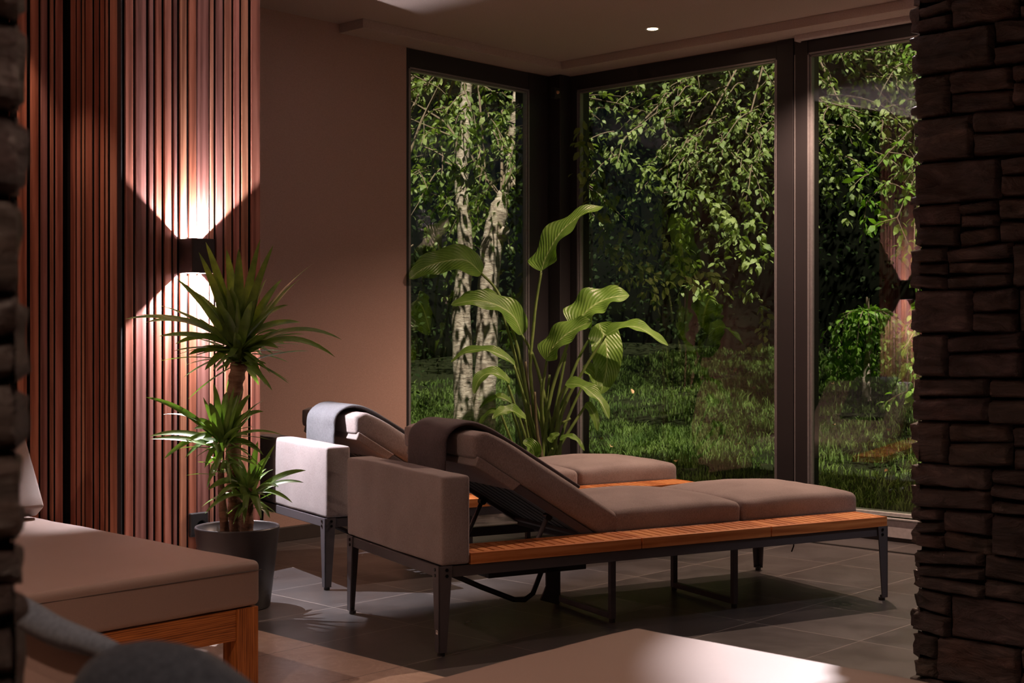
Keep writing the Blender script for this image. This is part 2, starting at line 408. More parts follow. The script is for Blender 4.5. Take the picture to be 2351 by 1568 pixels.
def boxsensor():
    r = empty('motion_sensor', (6.395, 5.68, 2.60)); tag(r, 'small black sensor box on the window corner just below the ceiling', 'sensor')
    MB().box((-.026, -.03, -.035), (.026, .008, .03)).build('housing', M['blackp'], r, bevel=.006, seg=3)
    MB().lathe([(0, .012), (.008, .010), (.011, 0)], 16).build('lens', M['deadleaf'], r).matrix_basis = Matrix.Translation((-.005, -.03, 0)) @ Matrix.Rotation(R_(90), 4, 'X')
boxsensor()

# ------------------------------------------------------------ slatted wood column
def tone_attr(o, cols):
    a = o.data.attributes.new('tone', 'FLOAT_COLOR', 'POINT')
    a.data.foreach_set('color', np.array(cols, dtype=np.float32).ravel())
def slat_panel(name, label, origin, e, n, slats, z1, seed, d=.011):
    """vertical slats: e along the wall, n out of the wall; slats = [(a, b)]"""
    rnd = random.Random(seed); root = empty(name, origin); tag(root, label, 'wood panelling', kind='structure')
    e = Vector(e); n = Vector(n); mb = MB(); cols = []
    for a, b in slats:
        c = .0012
        ring = [(a, 0), (b, 0), (b, d - c), (b - c, d), (a + c, d), (a, d - c)]
        v = [e*p + n*q + Vector((0, 0, z)) for z in (0.0, z1) for p, q in ring]; k = 6
        f = [(i, (i+1) % k, k + (i+1) % k, k + i) for i in range(k)] + [tuple(range(k))[::-1], tuple(range(k, 2*k))]
        mb.add(v, f)
        t = rnd.choice([(1.1, .95, .85), (.85, .62, .58), (1.0, .8, .78), (1.25, 1.15, .95), (.7, .62, .72), (1.0, .72, .6), (1.15, .9, .95)])
        cols += [(t[0], t[1], t[2], 1)] * 12
    o = mb.build('slats', M['slat'], root); tone_attr(o, cols)
    o.data.update()
    return root
YF = 5.08
def px_x(u, y):
    l = (u - 1175.5) / 3125; d = y / (FW.y + l * RT.y); return d * (FW.x + l * RT.x)
def px_y(u, x):
    l = (u - 1175.5) / 3125; d = x / (FW.x + l * RT.x); return d * (FW.y + l * RT.y)
s1 = [(565,600),(612,658),(672,690),(703,727),(742,772),(783,797),(812,840),(852,884),(892,940),(948,962),(975,1003),(1013,1042),(1053,1078),(1088,1117),(1131,1171)]
X0, X1c = px_x(279, YF), px_x(598, YF)
sl = [(px_x(a / 1.96, YF) - X0, px_x(b / 1.96, YF) - X0) for a, b in s1]
struct('wall_column', MB().box((X0 + .013, YF + .011, 0), (X1c - .003, YW, ZC)), M['felt'])
slat_panel('trim_5', 'reddish wood slat panelling behind the lit wall lamp', (X0, YF + .011, 0), (1, 0, 0), (0, -1, 0), sl, ZC, 3)
struct('trim_6', MB().box((X0 - .002, YF - .0, 0), (X0 + .003, YF + .03, ZC)), M['frame'])
s2 = [(275,295),(300,315),(321,330),(335,362),(370,388),(394,410),(415,425),(433,462),(467,480)]
ys = [(px_y(a / 1.743, X0 + .002), px_y(b / 1.743, X0 + .002)) for a, b in s2]
YD = px_y(154, X0) + .01
slat_panel('trim_7', 'narrow orange wood slats on the side of the column', (X0 + .0125, 0, 0), (0, 1, 0), (-1, 0, 0), [(b + .001, a - .001) for a, b in ys], ZC, 8, .0035)
s3 = [(-300,-270),(-255,-225),(-210,-170),(-155,-120),(-105,-70),(-50,-10),(5,40),(72,108),(125,155),(165,190),(203,215),(225,252)]
xs3 = [(px_x(a / 1.743, YD), px_x(b / 1.743, YD)) for a, b in s3]
xx = min(a for a, b in xs3) - .012; rs_ = random.Random(6)
while xx > 1.46: w_ = rs_.choice([.018, .026, .034]); xs3.append((xx - w_, xx)); xx -= w_ + .012
struct('wall_recess', MB().box((1.4, YD + .011, 0), (X0 + .02, YW, ZC)), M['felt'])
slat_panel('trim_8', 'dark wood slats on the recessed wall left of the column', (0, YD + .011, 0), (1, 0, 0), (0, -1, 0), xs3, ZC, 5)

# ------------------------------------------------------------ wall lamps (up and down light)
def point(name, loc, w, col, r=.004, parent=None):
    d = bpy.data.lights.new(name, 'POINT'); d.energy = w; d.color = col; d.shadow_soft_size = r
    o = bpy.data.objects.new(name, d); link(o); o.location = loc
    if parent: o.parent = parent
    return o
def sconce(loc, rz, label, up, down, w=.112, dep=.105, slope=1.15):
    r = empty('wall_lamp', loc, rz); tag(r, label, 'wall lamp', 'up and down wall lamps')
    h = .148; t = .003; mb = MB()       # local: wall at y=0, lamp towards -y, centre height 0
    mb.box((-w/2, -dep, -h/2), (w/2, -dep + t, h/2)); mb.box((-w/2, -dep + t, -h/2), (-w/2 + t, 0, h/2)); mb.box((w/2 - t, -dep + t, -h/2), (w/2, 0, h/2))
    mb.box((-w/2 + t, -t, -h/2), (w/2 - t, 0, h/2))
    mb.build('housing', M['cap'], r, bevel=.001)
    MB().box((-w/2 + t, -dep + t, -.006), (w/2 - t, -t, .006)).build('divider', M['cap'], r)
    e = (w / 2) / slope
    point('up_light', (0, -dep + .0375, h/2 - e), up, NEUTRAL, .004, r); point('down_light', (0, -dep + .0375, -h/2 + e), down, NEUTRAL, .004, r)
    return r
sconce((px_x(436, YF), YF, 1.427), 0, 'black box wall lamp lighting the slatted column up and down', SCONCE_UP, SCONCE_DOWN)

# ------------------------------------------------------------ stone pillars
def stones(name, label, faces, seed, core, tone=1.0, dp=(.018, .036), ks=(1, 1, 2, 2, 3)):
    """faces = list of (origin, e, n, rows); row = (z0, z1, [breaks along e])"""
    rnd = random.Random(seed); root = empty(name, core[0]); tag(root, label, 'stone pillar', kind='structure')
    O = Vector(core[0]); v = []; f = []; cols = []
    for org, e, n, rows in faces:
        org = Vector(org); e = Vector(e); n = Vector(n)
        for z0, z1, br in rows:
            for a, b in zip(br[:-1], br[1:]):
                k = rnd.choice(ks); cuts = sorted([z0] + [z0 + (z1 - z0) * (i + rnd.uniform(-.18, .18)) / k for i in range(1, k)] + [z1])
                for za, zb in zip(cuts[:-1], cuts[1:]):
                    g = .0022; A, B, ZA, ZB = a + g, b - g, za + g, zb - g
                    if a == br[0]: A = a - rnd.uniform(0, dp[1]*.4)
                    dep = rnd.uniform(*dp); nx = max(6, int((B - A) / .008)); nz = max(5, int((ZB - ZA) / .008)); nx = min(nx, 34)
                    sd_ = rnd.uniform(0, 99); tilt = rnd.uniform(-.006, .006); base = len(v)
                    tn = tone * rnd.uniform(.75, 1.25); tc = (tn, tn * rnd.uniform(.9, 1.0), tn * rnd.uniform(.88, 1.0), 1)
                    skew = rnd.uniform(-.016, .016)
                    for j in range(nz + 1):
                        for i in range(nx + 1):
                            s, t = i / nx, j / nz; x = A + (B - A) * s; z = ZA + (ZB - ZA) * t + (s - .5) * skew * (0 if k == 1 else 1)
                            ed = min(s * (B - A), (1 - s) * (B - A), t * (ZB - ZA), (1 - t) * (ZB - ZA))
                            rd = min(1, ed / .008); h = dep + tilt * (s - .5)
                            q = Vector((x * 7, sd_, z * 16)); h += (noise.noise(q) * .010 + noise.noise(q * 3.1) * .005 + abs(noise.noise(q * 1.3 + Vector((5, 5, 5)))) * -.012 + abs(noise.noise(Vector((x * 9 + z * 14, sd_, z * 30)))) * -.007) * min(1, dp[1] / .03)
                            h = h * (1 - (1 - rd) ** 2.2) - .004 * (1 - rd)
                            wob = noise.noise(Vector((x * 22, sd_, z * 22))) * .0022
                            v.append(org + e * (x + wob) + n * h + Vector((0, 0, z + wob)) - O); cols.append(tc)
                    W = nx + 1
                    # sides back to the wall
                    for j in range(nz):
                        for i in range(nx): f.append((base + j*W + i, base + j*W + i + 1, base + (j+1)*W + i + 1, base + (j+1)*W + i))
    o = mesh_obj('stone_cladding', v, f, M['stone'], root, True)
    tone_attr(o, cols)
    if faces:
        c0, c1 = Vector(core[1]) - O, Vector(core[2]) - O
        MB().box(c0, c1).build('mortar_core', M['felt'], root)
    return root
def rows_from(zs, first, length, seed, span=(.12, .30)):
    rnd = random.Random(seed); out = []
    for i in range(len(zs) - 1):
        br = [0]; x = first[i % len(first)]
        while x < length - .06: br.append(x); x += rnd.uniform(*span)
        br.append(length); out.append((zs[i], zs[i+1], br))
    return out
XP, YP = 3.906, 1.966
zpx = [1551, 1449, 1352, 1255, 1161, 1061, 964, 865, 765, 666, 569, 472, 377, 275, 178, 82, 15]
zs = [CAM_H + (762 - v) / 3125 * 4.20 for v in zpx]; zs = [0.0] + zs
while zs[-1] < ZC - .1: zs.append(zs[-1] + .131)
zs.append(ZC)
jo = [2200, 2154, 2184, 2262, 2169, 2278, 2180, 2273, 2180, 2235, 2177, 2205, 2303, 2235, 2183, 2285, 2188]
firsts = [YP - px_y(u, XP) for u in jo]
rowsA = rows_from(zs, firsts, 1.6, 4)
rowsB = rows_from(zs, [.1, .22, .15, .28, .12, .19], 1.75, 9)
stones('stone_pillar', 'dark brown split slate pillar at the right edge', [
    ((XP, YP, 0), (0, -1, 0), (-1, 0, 0), rowsA), ((XP, YP, 0), (1, 0, 0), (0, 1, 0), rowsB)], 21,
    ((XP, YP - .8, 0), (XP + .004, YP - 1.6, 0), (XP + 1.75, YP - .004, ZC)))
XN, YN = .532, 1.06
zn = [0]
rr_ = random.Random(3)
while zn[-1] < ZC - .14: zn.append(zn[-1] + rr_.uniform(.05, .085))
zn.append(ZC)
rowsC = rows_from(zn, [.08, .12, .06, .15], .7, 13, (.1, .22))
rowsD = rows_from(zn, [.09, .12, .07], .2, 17, (.1, .22))
stones('stone_pillar', 'blurred dark slate pillar edge in the near left foreground', [
    ((XN, YN, 0), (-1, 0, 0), (0, -1, 0), rowsC), ((XN, YN, 0), (0, 1, 0), (1, 0, 0), rowsD)], 33,
    ((XN - .3, YN + .1, 0), (XN - .7, YN + .004, 0), (XN - .004, YN + .2, ZC)), .8, (.006, .015), (1, 1, 2))
sconce((5.0, YP + .03, 1.428), R_(180), 'black box wall lamp on the hidden side of the right stone pillar', 75, 14, slope=1.3)

# ------------------------------------------------------------ downlights
def spot(loc, w, deg, col, blend=.45, r=.012, aim=None, parent=None):
    d = bpy.data.lights.new('beam', 'SPOT'); d.energy = w; d.color = col; d.spot_size = R_(deg * 2); d.spot_blend = blend; d.shadow_soft_size = r
    o = bpy.data.objects.new('beam', d); link(o); o.location = loc
    if aim: o.rotation_euler = (Vector(loc) - Vector(aim)).to_track_quat('Z', 'Y').to_euler()
    if parent: o.parent = parent
    return o
dl0 = None
LBL = {(6.02, 4.62): 'lit recessed ceiling spot in view above the big windows'}
for i, (x, y, w, deg, col) in enumerate(DOWN):
    r = empty('downlight', (x, y, ZC)); tag(r, LBL.get((x, y), 'recessed ceiling spot outside the picture'), 'ceiling spot', 'recessed ceiling spots')
    if dl0 is None:
        MB().lathe([(.030, -.0005), (.041, -.0035), (.044, -.0005)], 32).build('ring', M['alu'], r, smooth=True)
        MB().lathe([(0, -.0015), (.028, -.0015), (.030, -.0005)], 32).build('lens', M['bulb'], r, smooth=True)
        dl0 = r; ch0 = list(r.children)
    else:
        for c in ch0: k = c.copy(); link(k); k.parent = r
    spot((0, 0, -.03), w, deg, col, .5, .005, None, r)
# adjustable spot near the stone pillar aimed at the front bed
r = empty('adjustable_spot', (4.62, 2.27, ZC)); tag(r, 'adjustable ceiling spot beside the right stone pillar', 'ceiling spot')
hs = MB().lathe([(.0, 0), (.03, 0), (.034, -.01), (.034, -.09), (.028, -.095)], 24); hs.build('spot_body', M['cap'], r, smooth=True)
spot((0, 0, -.11), 1250, 11.5, NEUTRAL, .55, .012, (2.78 - 4.62, 1.36 - 2.27, .43 - ZC), r)

# ------------------------------------------------------------ sun loungers
LA = R_(31.7)
def make_lounger(label):
    root = empty('sun_lounger'); tag(root, label, 'sun lounger', 'grey sun loungers with teak side decks')
    me = M['metal']
    # frame: rails
    f = MB(); f.box((.012, .004, .265), (2.0, .036, .303)); f.box((.012, .784, .265), (2.0, .816, .303))
    f.box((-.012, .03, .265), (.022, .79, .303)); f.box((1.985, .03, .265), (2.018, .79, .303))
    f.box((.3, .19, .262), (2.0, .215, .300)); f.box((.80, .036, .27), (.83, .784, .298)); f.box((1.40, .036, .27), (1.43, .784, .298))
    f.build('frame', me, root, bevel=.002)
    # corner legs: tapering folded sheet
    for sx, x in ((1, -.018), (-1, 2.022)):
        for sy, y in ((1, -.004), (-1, .824)):
            m = MB(); t = .006
            def plate(ax):
                w0, w1 = .052, .030
                if ax == 0: P8 = [(x, y, .012), (x + sx*w1, y, .012), (x + sx*w1, y + sy*t, .012), (x, y + sy*t, .012), (x, y, .306), (x + sx*w0, y, .306), (x + sx*w0, y + sy*t, .306), (x, y + sy*t, .306)]
                else: P8 = [(x, y, .012), (x + sx*t, y, .012), (x + sx*t, y + sy*w1, .012), (x, y + sy*w1, .012), (x, y, .306), (x + sx*t, y, .306), (x + sx*t, y + sy*w0, .306), (x, y + sy*w0, .306)]
                m.hexa(P8)
            plate(0); plate(1)
            # angled inner fold closing the profile near the foot
            leg = m.build('leg', me, root, bevel=.0015)
            MB().lathe([(0, 0), (.013, 0), (.013, .012), (.008, .012), (.008, .02)], 16, (x + sx*.017, y + sy*.017, 0)).build('foot', M['blackp'], leg, smooth=False)
            for zb in (.292, .272):
                for ax in (0, 1):
                    b = MB()
                    c = Vector((x + sx*.030, y, zb)) if ax == 0 else Vector((x, y + sy*.030, zb))
                    d = Vector((0, -sy, 0)) if ax == 0 else Vector((-sx, 0, 0))
                    b.tube([c - d*.002, c + d*.003], .0058, 12); b.build('bolt', M['bolt'], leg)
    # u shaped mid supports
    for u in (.80, 1.38):
        m = MB(); s = .011
        m.box((u - s, .185 - s, .014), (u + s, .185 + s, .265)); m.box((u - s, .595 - s, .014), (u + s, .595 + s, .265))
        m.box((u - s, .185 + s, .014), (u + s, .595 - s, .036)); 
        sp = m.build('support_leg', me, root, bevel=.0015)
        for w in (.185, .595): MB().lathe([(0, 0), (.012, 0), (.012, .014)], 14, (u, w, 0)).build('foot', M['blackp'], sp)
    # teak side deck in three panels
    for a, b in ((.104, .806), (.812, 1.411), (1.417, 2.018)):
        d = MB(); z0, z1 = .304, .343
        d.box((a, -.004, z0), (b, .018, z1)); d.box((a, .172, z0), (b, .186, z1))
        d.box((a, .018, z0), (a + .022, .172, z1)); d.box((b - .022, .018, z0), (b, .172, z1))
        deck = d.build('deck_panel', M['teak'], root, bevel=.0015)
        n = round((b - a - .044) / .040); pw = (b - a - .044) / n; s = MB()
        for i in range(n): s.box((a + .022 + pw*i + .0035, .0185, z1 - .018), (a + .022 + pw*(i+1) - .0035, .1715, z1 - .001))
        s.build('deck_slats', M['teak_y'], deck, bevel=.001)
    # arm / head block
    v, fc = cushion((.112, .848, .302), .012, (.006, .004), (4, 30, 12), .0028, 2)
    mesh_obj('arm_cushion', [p + Vector((.045, .418, .306)) for p in v], fc, M['armfabric'], root, True)
    # support slat deck below the seat pads
    b = MB(); b.box((.72, .20, .300), (2.0, .78, .318)); b.build('seat_board', M['black'], root)
    # pads
    for k, (a, c) in enumerate(((.815, 1.427), (1.431, 2.045))):
        v, fc = cushion((c - a, .61, .095), .022, (.042, .003), (20, 18, 4), .005, 5 + k)
        mesh_obj('seat_cushion', [p + Vector(((a + c)/2, .500, .3185)) for p in v], fc, M['fabric'], root, True)
    # backrest: hinge at B, along direction dcs
    B = Vector((.735, 0, .340)); ax = Vector((-math.cos(LA), 0, math.sin(LA))); nz = Vector((math.sin(LA), 0, math.cos(LA)))
    def place(p):      # p.x along the back from hinge, p.y across, p.z out of the pad
        return B + ax * p.x + Vector((0, p.y, 0)) + nz * p.z
    v, fc = cushion((.655, .622, .105), .018, (.018, .006), (22, 18, 6), .004, 9)
    def shape(p):
        s = p.x + .2775                                  # -0.05 .. .605
        z = p.z
        k = max(0, min(1, (s - .51) / .10)); z -= k * k * .012      # plump head end
        s += .035 * (1 - abs(2 * min(max(z / .105, 0), 1) - 1)) * (1 if s > .43 else 0) * max(0, (s - .43) / .17)
        if s < .12: s -= (z / .105) * .075
        return place(Vector((s, p.y + .507, z)))
    back = mesh_obj('backrest_cushion', [shape(p) for p in v], fc, M['fabric'], root, True)
    m = MB()
    for w0, w1 in ((.195, .22), (.77, .795)):
        m.hexa([place(Vector(q)) for q in ((.0, w0, -.032), (.57, w0, -.032), (.57, w1, -.032), (.0, w1, -.032), (.0, w0, -.002), (.57, w0, -.002), (.57, w1, -.002), (.0, w1, -.002))])
    for s in (.0, .54): m.hexa([place(Vector(q)) for q in ((s, .2, -.03), (s + .025, .2, -.03), (s + .025, .79, -.03), (s, .79, -.03), (s, .2, -.004), (s + .025, .2, -.004), (s + .025, .79, -.004), (s, .79, -.004))])
    bf = m.build('backrest_frame', me, root, bevel=.0015)
    m = MB()
    for i in range(9):
        w0 = .232 + i * .0605; m.hexa([place(Vector(q)) for q in ((.02, w0, -.018), (.55, w0, -.018), (.55, w0 + .046, -.018), (.02, w0 + .046, -.018), (.02, w0, -.006), (.55, w0, -.006), (.55, w0 + .046, -.006), (.02, w0 + .046, -.006))])
    m.build('backrest_slats', M['black'], bf)
    # fabric sleeve holding the pad on the frame
    m = MB(); m.hexa([place(Vector(q)) for q in ((.40, .192, -.034), (.585, .192, -.034), (.585, .79, -.034), (.40, .79, -.034), (.385, .188, .002), (.592, .188, .002), (.592, .80, .002), (.385, .80, .002))])
    m.build('cushion_sleeve', M['fabric'], back, bevel=.004)
    # struts, pivots and ratchet bar
    for w in (.232, .76):
        p0 = place(Vector((.20, w, -.04))); p1 = Vector((p0.x - .075, w, .262)); st = MB(); st.tube([p0, p1], .009, 12); s_ = st.build('strut', me, root, smooth=True)
        b = MB(); b.tube([p0 + Vector((0, -.014, 0)), p0 + Vector((0, .012, 0))], .014, 14); b.build('pivot', M['bolt'], s_)
    m = MB(); pts = [(.12, .30, .245), (.30, .30, .16), (.44, .30, .10), (.485, .30, .095), (.52, .30, .115), (.56, .30, .20), (.57, .30, .262)]
    m.tube(pts, .010, 10); m.build('ratchet_bar', M['black'], root, smooth=True)
    m = MB(); m.box((.545, .24, .15), (.60, .25, .27)); m.hexa([(.52, .24, .10), (.60, .24, .075), (.60, .25, .075), (.52, .25, .10), (.545, .24, .15), (.60, .24, .16), (.60, .25, .16), (.545, .25, .15)])
    m.build('ratchet_plate', M['black'], root, bevel=.002)
    m = MB(); m.box((.30, .24, .20), (.72, .26, .24)); m.box((.30, .70, .20), (.72, .72, .24)); m.box((.30, .26, .20), (.32, .70, .24)); m.build('lower_bracket', M['black'], root, bevel=.002)
    m = MB(); m.tube([(1.70, .2, .262), (1.69, .19, .22), (1.675, .185, .20)], .003, 6); m.build('tie_cord', M['black'], root)
    return root
L1 = make_lounger('nearer grey lounger with the long teak deck and dark brown blanket')
L1.location = (3.190, 3.338, 0); L1.rotation_euler = (0, 0, R_(-17.85))
kids = {o.name: list(o.children) for o in bpy.data.objects}
L2 = copy_tree(L1, None, kids); L2['label'] = 'farther grey lounger beside the potted yucca with the brightly lit arm block'
L2.location = (3.676, 4.553, 0); L2.rotation_euler = (0, 0, R_(-15.0))
# sticker on the nearest leg
st = [c for c in L1.children if c.name.startswith('leg')][0]
q = MB(); q.box((-.0188, .003, .075), (-.0182, .017, .089)); so = q.build('sticker', M['sticker'], st); so['label'] = 'small white square sticker'
q = MB(); q.box((-.0191, .007, .084), (-.0187, .013, .0865)); q.box((-.0191, .0065, .0815), (-.0187, .0095, .084)); q.build('sticker_mark', M['bolt'], st)

def blanket(parent_obj, label, m, w0=.315, w1=.64, front=.07, back_len=.20, seed=0, col='blanket'):
    B = Vector((.735, 0, .340)); ax = Vector((-math.cos(LA), 0, math.sin(LA))); nz = Vector((math.sin(LA), 0, math.cos(LA)))
    P2 = lambda s, t: B + ax * s + nz * t
    top = P2(.700, .085); key = [P2(front, .138), P2(.22, .138), P2(.34, .138), P2(.47, .136), P2(.55, .131), P2(.605, .118), P2(.647, .092), P2(.669, .06), P2(.677, .02)]
    e = key[-1].copy(); key += [e + Vector((-.004, 0, -.05)), e + Vector((-.006, 0, -.11)), e + Vector((-.004, 0, -back_len))]
    # resample smoothly
    pts = []
    for i in range(len(key) - 1):
        p0, p1, p2, p3 = key[max(i-1, 0)], key[i], key[i+1], key[min(i+2, len(key)-1)]
        for k in range(6):
            t = k / 6; pts.append(.5 * ((2*p1) + (p2 - p0)*t + (2*p0 - 5*p1 + 4*p2 - p3)*t*t + (3*p1 - p0 - 3*p2 + p3)*t**3))
    pts.append(key[-1]); n = len(pts); v = []; f = []; nw = 18; th = .009
    for i, p in enumerate(pts):
        t = (pts[min(i+1, n-1)] - pts[max(i-1, 0)]).normalized(); nn = Vector((-t.z, 0, t.x)); nn = -nn if nn.dot(Vector((.4, 0, 1))) < 0 and i < n*.6 else nn
        if i >= n*.6 and nn.x > 0: nn = -nn
        ring = []
        for j in range(nw + 1):
            w = w0 + (w1 - w0) * j / nw; lift = .003 * noise.noise(Vector((i*.12, w * 9, seed)))
            ring.append((w, th + lift))
        for j, (w, h) in enumerate(ring):
            edge = .55 if j in (0, nw) else 1
            v.append(Vector((0, w + (.004 * noise.noise(Vector((i*.2, seed, 1)))), 0)) + p + nn * (h * edge + .002))
        for j, (w, h) in enumerate(ring[::-1]):
            v.append(Vector((0, w + (.004 * noise.noise(Vector((i*.2, seed, 1)))), 0)) + p - nn * .004)
    W = 2 * (nw + 1)
    for i in range(n - 1):
        for j in range(W): f.append((i*W + j, i*W + (j+1) % W, (i+1)*W + (j+1) % W, (i+1)*W + j))
    f.append(tuple(range(W))[::-1]); f.append(tuple((n-1)*W + j for j in range(W)))
    o = mesh_obj('blanket', v, f, M[col], None, True); o.location = parent_obj.location; o.rotation_euler = parent_obj.rotation_euler
    md = o.modifiers.new('s', 'SUBSURF'); md.levels = 1; md.render_levels = 1
    return tag(o, label, 'blanket', 'wool blankets over the lounger backs')
blanket(L1, 'dark brown blanket over the raised back of the nearer lounger', None, seed=1)
blanket(L2, 'grey blanket over the raised back of the farther lounger, lit bluish', None, w0=.30, w1=.61, seed=4, col='blanket_grey')

# ------------------------------------------------------------ wooden day beds
def bed(x0, x1, y0, y1, label, back=False):
    r = empty('day_bed', ((x0 + x1)/2, (y0 + y1)/2, 0)); tag(r, label, 'day bed', 'upholstered day beds with wooden frames')
    W, L_ = (x1 - x0), (y1 - y0); zt = .42; th = .135
    v, f = cushion((W, L_, th), .020, (.006, .001), (30, 30, 4), .0025, 3)
    ms = mesh_obj('mattress', [p + Vector((0, 0, zt - th - .004)) for p in v], f, M['leather'], r, True)
    s = MB(); z = zt - .032
    loop = [(-W/2 - .0005, -L_/2 - .0008, z), (W/2 + .0005, -L_/2 - .0008, z)]
    s.tube(loop, .0013, 6); s.tube([(W/2 + .0008, -L_/2, z), (W/2 + .0008, L_/2, z)], .0013, 6); s.build('seam', M['base'], ms)
    zl = zt - th - .006; a = .075
    for sx in (-1, 1):
        for sy in (-1, 1):
            cx, cy = sx*(W/2 - a/2 - .006), sy*(L_/2 - a/2 - .006)
            MB().box((cx - a/2, cy - a/2, 0), (cx + a/2, cy + a/2, zl)).build('leg', M['bedwood_z'], r, bevel=.002)
    rl = .03
    for sy in (-1, 1):
        cy = sy*(L_/2 - .026); MB().box((-W/2 + a + .0065, cy - rl/2, zl - .092), (W/2 - a - .0065, cy + rl/2, zl - .001)).build('side_rail', M['bedwood'], r, bevel=.002)
    for sx in (-1, 1):
        cx = sx*(W/2 - .026); MB().box((cx - rl/2, -L_/2 + a + .0065, zl - .092), (cx + rl/2, L_/2 - a - .0065, zl - .001)).build('end_rail', M['bedwood'], r, bevel=.002)
    if back:
        v, f = cushion((W - .01, .62, .075), .012, (.008, .002), (24, 16, 4), .004, 11)
        an = R_(58); yb = 4.72 - (y0 + y1)/2
        def T(p):
            s = p.y + .31; q = p.z
            return Vector((p.x - .004, yb + s*math.cos(an) - q*math.sin(an) - .01, zt + .012 + s*math.sin(an) + q*math.cos(an) - .01))
        mesh_obj('head_cushion', [T(p) for p in v], f, M['leather'], r, True)
    return r
bed(1.25, 2.447, 3.348, 5.32, 'brown day bed on orange wood legs in front of the slatted wall', True)
bed(1.27, 2.499, -.1, 1.967, 'nearest brown day bed across the bottom with a bright patch of light')

# near blurred lounge chair with a grey blanket
def near_chair():
    r = empty('lounge_chair', (.98, 1.30, 0)); O = r.location
    tag(r, 'blurred upholstered lounge chair back in the bottom left corner', 'lounge chair')
    def W(u, v, d): return FW*d + RT*((u - 1175.5)/3125*d) + Vector((0, 0, CAM_H + (762 - v)/3125*d))
    # sloping padded back: upper edge A-B, going down and away from the viewer
    A, B = W(-10, 1383, 1.50), W(275, 1510, 1.30); e = (B - A); dn = Vector((-.10, -.28, -.55)); nrm = e.cross(dn).normalized()
    if nrm.dot(FW) > 0: nrm = -nrm
    v, f = cushion((1, 1, 1), .1, (.0, 0), (10, 10, 2), .003, 2)
    vs = [A + e*(p.x + .5) + dn*((p.y + .5)*.62 + .02) - nrm*(p.z*.05 + .004) - O for p in v]
    mesh_obj('back_cushion', vs, f, M['leather'], r, True)
    v2, f2 = cushion((.42, .6, .12), .03, (.01, 0), (8, 8, 3), .003, 4)
    mesh_obj('seat_cushion', [p + Vector((-.02, -.05, .26)) for p in v2], f2, M['leather'], r, True)
    for sx in (-.21, .13):
        for sy in (-.32, .18): MB().box((sx, sy, 0), (sx + .05, sy + .05, .262)).build('leg', M['bedwood_z'], r, bevel=.003)
    # blanket: rolled hem along the upper edge
    mb = MB(); pts = []; rs = []
    for i in range(15):
        t = i/14; p = A + e*t*1.02 + Vector((0, 0, .002*math.sin(t*9))) - O; pts.append(p); rs.append(.0155 + .001*math.sin(t*7) - .006*max(0, t-.6)/.4)
    mb.tube(pts, rs, 14); o = mb.build('blanket', M['blanket_blue'], None, smooth=True); o.location = O
    tag(o, 'thin grey blanket hem rolled over the blurred chair back', 'blanket')
    # thick roll nearer
    mb = MB(); C0 = W(170, 1640, 1.05); C1 = W(640, 1655, .98); pts = []; rs = []
    prof = [0, .55, .85, .97, 1.0, 1.0, .97, .90, .80, .66, .5, .3, .05]
    for i in range(49):
        t = i/48; k = t*(len(prof)-1); a = int(min(k, len(prof)-2)); q = prof[a]*(1 - (k - a)) + prof[a+1]*(k - a)
        pts.append(C0.lerp(C1, t) - O); rs.append(max(.003, .056*q*(1 + .03*noise.noise(Vector((t*6, 0, 3))))))
    mb.tube(pts, rs, 28); o = mb.build('blanket', M['blanket_blue'], None, smooth=True); o.location = O
    tag(o, 'thick blurred blue-grey rolled blanket at the bottom left', 'blanket')
    return r
near_chair()

# ------------------------------------------------------------ outlet on the slats
r = empty('power_outlet', (px_x(452, YF), YF - .001, .265)); tag(r, 'black double power outlet on the slatted wall behind the plant pot', 'power outlet')
MB().box((-.045, -.022, -.055), (.045, 0, .048)).build('housing', M['blackp'], r, bevel=.005, seg=3)
MB().lathe([(0, 0), (.019, 0), (.021, .0025), (.0235, .0025), (.0235, 0)], 28).build('socket', M['bolt'], r).matrix_basis = Matrix.Translation((.008, -.022, -.008)) @ Matrix.Rotation(R_(90), 4, 'X')

# ------------------------------------------------------------ plants
def W3(u, v, d): return FW*d + RT*((u - 1175.5)/3125*d) + Vector((0, 0, CAM_H + (762 - v)/3125*d))
def blade(mb, uv, P0, P1, droop, width, up, n=11, fold=.25, curl=0, mid=None, wf=None, pts=None, wave=0):
    """leaf strip from P0 to P1; droop bends it; appends to mb and leaf coordinates to uv"""
    if pts is None:
        c = (P0 + P1)/2 + (mid if mid is not None else Vector((0, 0, droop)))
        pts = [P0*(1-t)**2 + c*2*t*(1-t) + P1*t*t for t in [i/(n-1) for i in range(n)]]
    n = len(pts); v = []; f = []; L_ = 0
    for i, p in enumerate(pts):
        t = i/(n-1); tg = (pts[min(i+1, n-1)] - pts[max(i-1, 0)]).normalized()
        side = tg.cross(up).normalized(); nn = side.cross(tg).normalized()
        a = curl * t; side2 = side*math.cos(a) + nn*math.sin(a); nn2 = nn*math.cos(a) - side*math.sin(a)
        w = width * (wf(t) if wf else min(1, (t*3.2 + .45)) * (1 - t**2.6) ** .8) * .5
        if i > 0: L_ += (pts[i] - pts[i-1]).length
        for s in (-1, -.5, 0, .5, 1):
            wv_ = wave * w * s * s * math.sin(t*17 + (2.1 if s > 0 else 0)) if wave else 0
            v.append(p + side2*w*s + nn2*(fold*w*abs(s)**1.3 + wv_)); uv.append((s, L_, 0))
    for i in range(n - 1):
        for k in range(4): f.append((i*5+k, i*5+k+1, (i+1)*5+k+1, (i+1)*5+k))
    mb.add(v, f)
